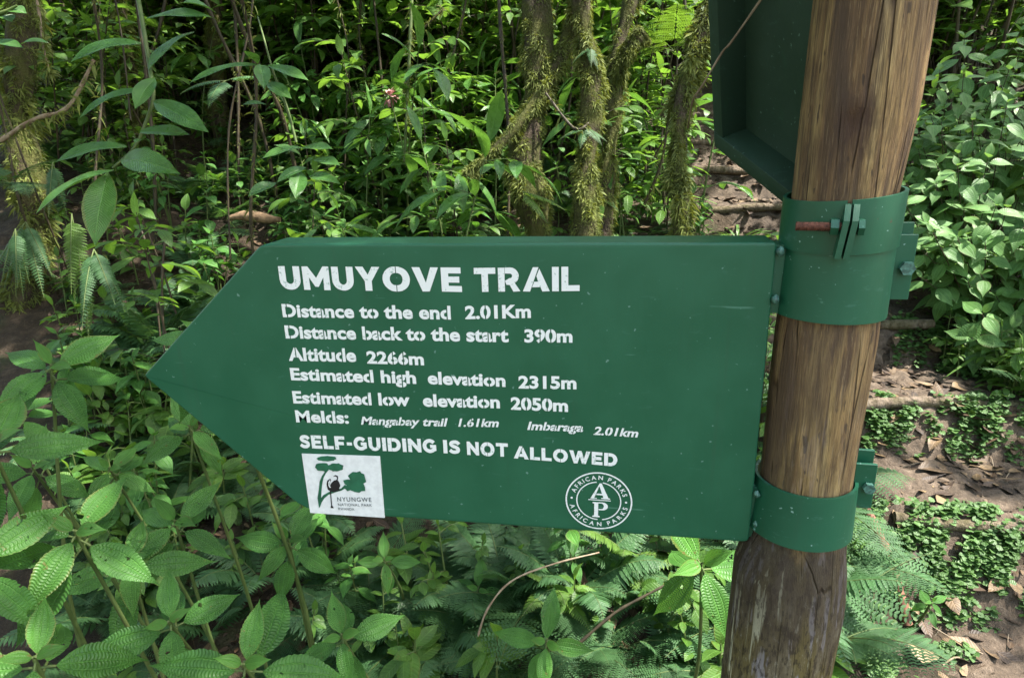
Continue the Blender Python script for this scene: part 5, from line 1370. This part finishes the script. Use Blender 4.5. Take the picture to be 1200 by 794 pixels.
scatter('bigbush', 190, 5.0, 15, .8, 1.5, nm('forest bushes', 'tall forest bush'), 29, 1.0, lambda u, v, x, y: not (y < 6.2 and 0 < x - float(trail_x(y)) < 1.7), .85, .3)
scatter('fern2', 22, 1.45, 2.6, .5, .8, lambda z: ('ferns under the board', 'lacy twice cut fern on the dark soil just below the board'), 34, 1.0, lambda u, v, x, y: 420 < u < 860 and v > 600)
scatter('fern1', 16, 1.45, 2.6, .45, .7, lambda z: ('arching ferns under the board', 'arching fern on the dark soil just below the board'), 35, 1.0, lambda u, v, x, y: 420 < u < 860 and v > 600)
scatter('fern2', 34, 2.6, 5.0, .7, 1.15, lambda z: ('ferns above the board', 'lacy twice cut fern in the mixed growth above the board'), 36, 1.0, lambda u, v, x, y: 320 < u < 620 and v < 300)
scatter('fern2', 14, 1.5, 3.2, .5, .8, lambda z: ('ferns at the left edge', 'lacy twice cut fern on the dark ground at the left edge'), 37, 1.0, lambda u, v, x, y: u < 170 and 380 < v < 660)
scatter('seed', 26, 1.5, 3.2, .8, 1.4, lambda z: ('seedlings at the left edge', 'oval leaved seedling on the dark ground at the left edge'), 38, 1.0, lambda u, v, x, y: u < 190 and 340 < v < 660)
scatter('bigbush', 10, 3.6, 6.5, .7, 1.1, lambda z: ('bushes at the left edge', 'leafy forest bush in the shade beyond the left edge plants'), 39, 1.0, lambda u, v, x, y: u < 170 and v < 420)
scatter('fern1', 18, 2.4, 4.5, .7, 1.1, lambda z: ('ferns in the upper left shade', 'arching fern in the shade beyond the arrow tip'), 40, 1.0, lambda u, v, x, y: u < 330 and v < 430)
scatter('shrub', 12, 3.0, 5.0, .7, 1.0, lambda z: ('shrubs in the upper left shade', 'thin shrub with narrow leaves in the shade beyond the arrow tip'), 41, 1.0, lambda u, v, x, y: u < 200 and v < 430)
scatter('fern2', 16, .95, 1.7, .45, .7, lambda z: ('near lacy ferns', 'lacy twice cut fern among the near broadleaf plants at the lower left'), 31, 1.0, lambda u, v, x, y: u < 420 and v > 480)
scatter('seed', 6, .95, 1.7, .8, 1.4, lambda z: ('near seedlings', 'oval leaved seedling among the near broadleaf plants at the lower left'), 32, 1.0, lambda u, v, x, y: u < 420 and v > 480)
scatter('seed', 30, 1.9, 3.4, .7, 1.2, lambda z: ('bank seedlings', 'low seedling under the three veined bushes of the right bank'), 33, 1.0, lambda u, v, x, y: u > 1060 and 360 < v < 480, pad=-.1)
for rs in PROTO.values():
    for r in rs:
        if r['_used'] == 0:
            for ch in list(r.children): bpy.data.objects.remove(ch)
            bpy.data.objects.remove(r)

# ------------------------------------------------------------------ litter and ground cover
def litter(n, name, sampler, L0, L1, tm, mat, lift, r0, r1, flat=.35):
    mb = MB(); k = 0
    while k < n:
        x, y = sampler()
        z = G(x, y); L = L0 + (L1 - L0) * rng.uniform() ** 2.4; a = rnd(0, 6.28); d = nrm(horiz(a) + UP * rnd(-flat, flat)); 
        mb.leaf(tm, np.array([x, y, z + rnd(.004, lift)]), d, nrm(UP + horiz(rnd(0, 6.28)) * rnd(0, .5)), L, L * rnd(.35, .6), rnd(-.4, .5), rnd(-.2, .5), rnd(r0, r1), .03); k += 1
    o = mb.build(name, MAT[mat]); o['kind'] = 'stuff'; return o
def s_forest():
    while True:
        y = 1.1 + 6.0 * rng.uniform() ** 1.5; x = rng.uniform(-.95 * y - .2, 1.0 * y + .2)
        if not on_trail(x, y, .0): return x, y
def s_trail():
    y = 1.2 + 5.5 * rng.uniform() ** 1.3; return float(trail_x(y)) + rng.normal() * .4 * float(trail_w(y)) * 1.3, y
litter(5200, 'leaf_litter', s_forest, .02, .10, template('ellip', 2, 4), 'dead', .02, 0, .8)
litter(5000, 'path_litter', s_trail, .008, .095, template('ellip', 2, 4), 'dead', .010, 0, .85, .12)
def cover_patch(pxs, n, L0, L1):
    mb = MB()
    for px, py, rx, ry, w in pxs:
        c = hit(px, py)
        for _ in range(int(n * w)):
            a = rnd(0, 6.28); q = rng.uniform() ** .6; x = c[0] + rx * q * math.cos(a); y = c[1] + ry * q * math.sin(a)
            if math.sin(x * 27 + 2 * math.sin(y * 17)) * math.sin(y * 25 + x * 7) + .5 * math.sin(x * 61 - y * 43) < -.25 + .6 * q + rnd(-.55, .55): continue
            z = G(x, y); hgt = rnd(.0, .055) * (1 - q * .7); st = np.array([x, y, z + hgt + .004])
            a2 = rnd(0, 6.28); L = rnd(L0, L1)
            for s in (0, 1):
                mb.leaf(T_RND, st, horiz(a2 + s * math.pi) + UP * rnd(-.1, .5), UP + horiz(rnd(0, 6)) * .5, L, L * .8, .2, .1)
    return mb
mb = cover_patch([(1130, 655, .22, .16, 1.3), (1060, 650, .16, .14, 1.0), (1185, 650, .18, .12, .9), (1010, 660, .12, .12, .5), (1060, 500, .22, .10, .8), (1150, 500, .22, .10, 1.0), (1190, 480, .2, .14, .8), (1080, 410, .16, .14, .9), (1130, 420, .2, .16, .9),
                  (1180, 410, .2, .2, .8), (1020, 500, .1, .08, .5), (1020, 770, .14, .08, .6), (1090, 650, .26, .16, .9), (1170, 640, .2, .14, .7), (1010, 620, .08, .1, .4), (1150, 500, .3, .14, .6), (1120, 770, .05, .04, .15), (990, 740, .1, .12, .4)], 1250, .007, .028)
mb.build('ground_cover', MAT['cover'])['kind'] = 'stuff'
def s_all():
    while True:
        y = 1.2 + 4.6 * rng.uniform() ** 1.3; x = rng.uniform(-.95 * y - .2, 1.0 * y + .2)
        if not on_trail(x, y, -.05): return x, y
mbm = MB()
for _ in range(9000):
    x, y = s_all()
    if math.sin(x * 5 + 2 * math.sin(y * 3)) * math.sin(y * 6 + x) < -.2: continue
    L = rnd(.015, .05); a = rnd(0, 6.28)
    mbm.leaf(T_RND, np.array([x, y, G(x, y) + rnd(.0, .06)]), horiz(a) + UP * rnd(-.2, .7), UP, L, L * rnd(.4, .8), .2, .1)
mbm.build('undergrowth', MAT['under'])['kind'] = 'stuff'

# large single dead leaves lying on the path
def dead_leaf(px, py, L, ang, r, label, wr=.42, curl=.3, tm=None, e=.05):
    p = hit(px, py) + np.array([0, 0, .012]); d = nrm(CR * math.cos(R_(ang)) + nrm(np.array([CF[0], CF[1], 0])) * math.sin(R_(ang)) + UP * e)
    mb = MB(); mb.leaf(tm or template('ellip', 6, 14), Z0 - d * L * .5 + [0, 0, .01], d, UP - np.array([0, .3, 0]), L, L * wr, curl, rnd(.1, .35), r, .04)
    o = mb.build('dead_leaf', MAT['dead']); o.location = p; tag(o, label, 'leaf')
for a in [(1108, 552, .24, 8, .55, 'long brown dead leaf lying across the tread between the two step logs', .26), (1040, 536, .13, -20, .72, 'ochre dead leaf at the left end of the tread between the step logs', .45), (1075, 552, .18, 150, .05, 'dark grey dead leaf under the long brown one', .35),
          (1110, 590, .11, 20, .78, 'curled tan dead leaf just above the lowest step log', .5), (1165, 545, .16, -10, .45, 'broad brown dead leaf near the right edge on the tread', .5), (1080, 768, .10, 60, .98, 'round pale yellow dead leaf near the bottom edge', .8), (1092, 715, .26, -35, .42, 'long brown dead leaf under the pale seedling', .2),
          (1062, 712, .11, 95, .95, 'whitish narrow dead leaf beside the red brown stick', .25), (1130, 458, .12, 5, .80, 'yellowish dead leaf beside the second step log', .5), (1125, 478, .08, 40, .68, 'small orange brown dead leaf below the second step log', .6), (1150, 690, .12, 15, .3, 'brown dead leaf on the soil right of the pale seedling', .4),
          (1010, 755, .10, 70, .62, 'reddish dead leaf under the dark lacy fern', .5), (1180, 745, .14, -20, .5, 'brown dead leaf at the bottom right corner', .4), (170, 385, .2, 10, .35, 'curved brown dead leaf on the soil behind the arrow tip', .3), (228, 320, .16, 20, .99, 'pale pinkish dead leaf in a sun fleck above the arrow tip', .6)]:
    dead_leaf(*a)
# twigs lying about on the path
for i in range(26):
    px, py = rnd(1030, 1200), rnd(650, 794) if i < 16 else rnd(520, 600)
    p = hit(px, py); a = rnd(0, 3.14); L = rnd(.06, .2); mb = MB()
    mb.tube(bez([np.zeros(3), horiz(a) * L * .5 + [0, 0, rnd(.004, .02)], horiz(a + rnd(-.3, .3)) * L], 8), rnd(.0012, .003), 5)
    o = mb.build('fallen_twig', MAT['twig' if i % 3 else 'bstem']); o.location = p + np.array([0, 0, .008])
    tag(o, 'thin dry twig lying among litter on the path', 'twig', 'twigs lying on the path')
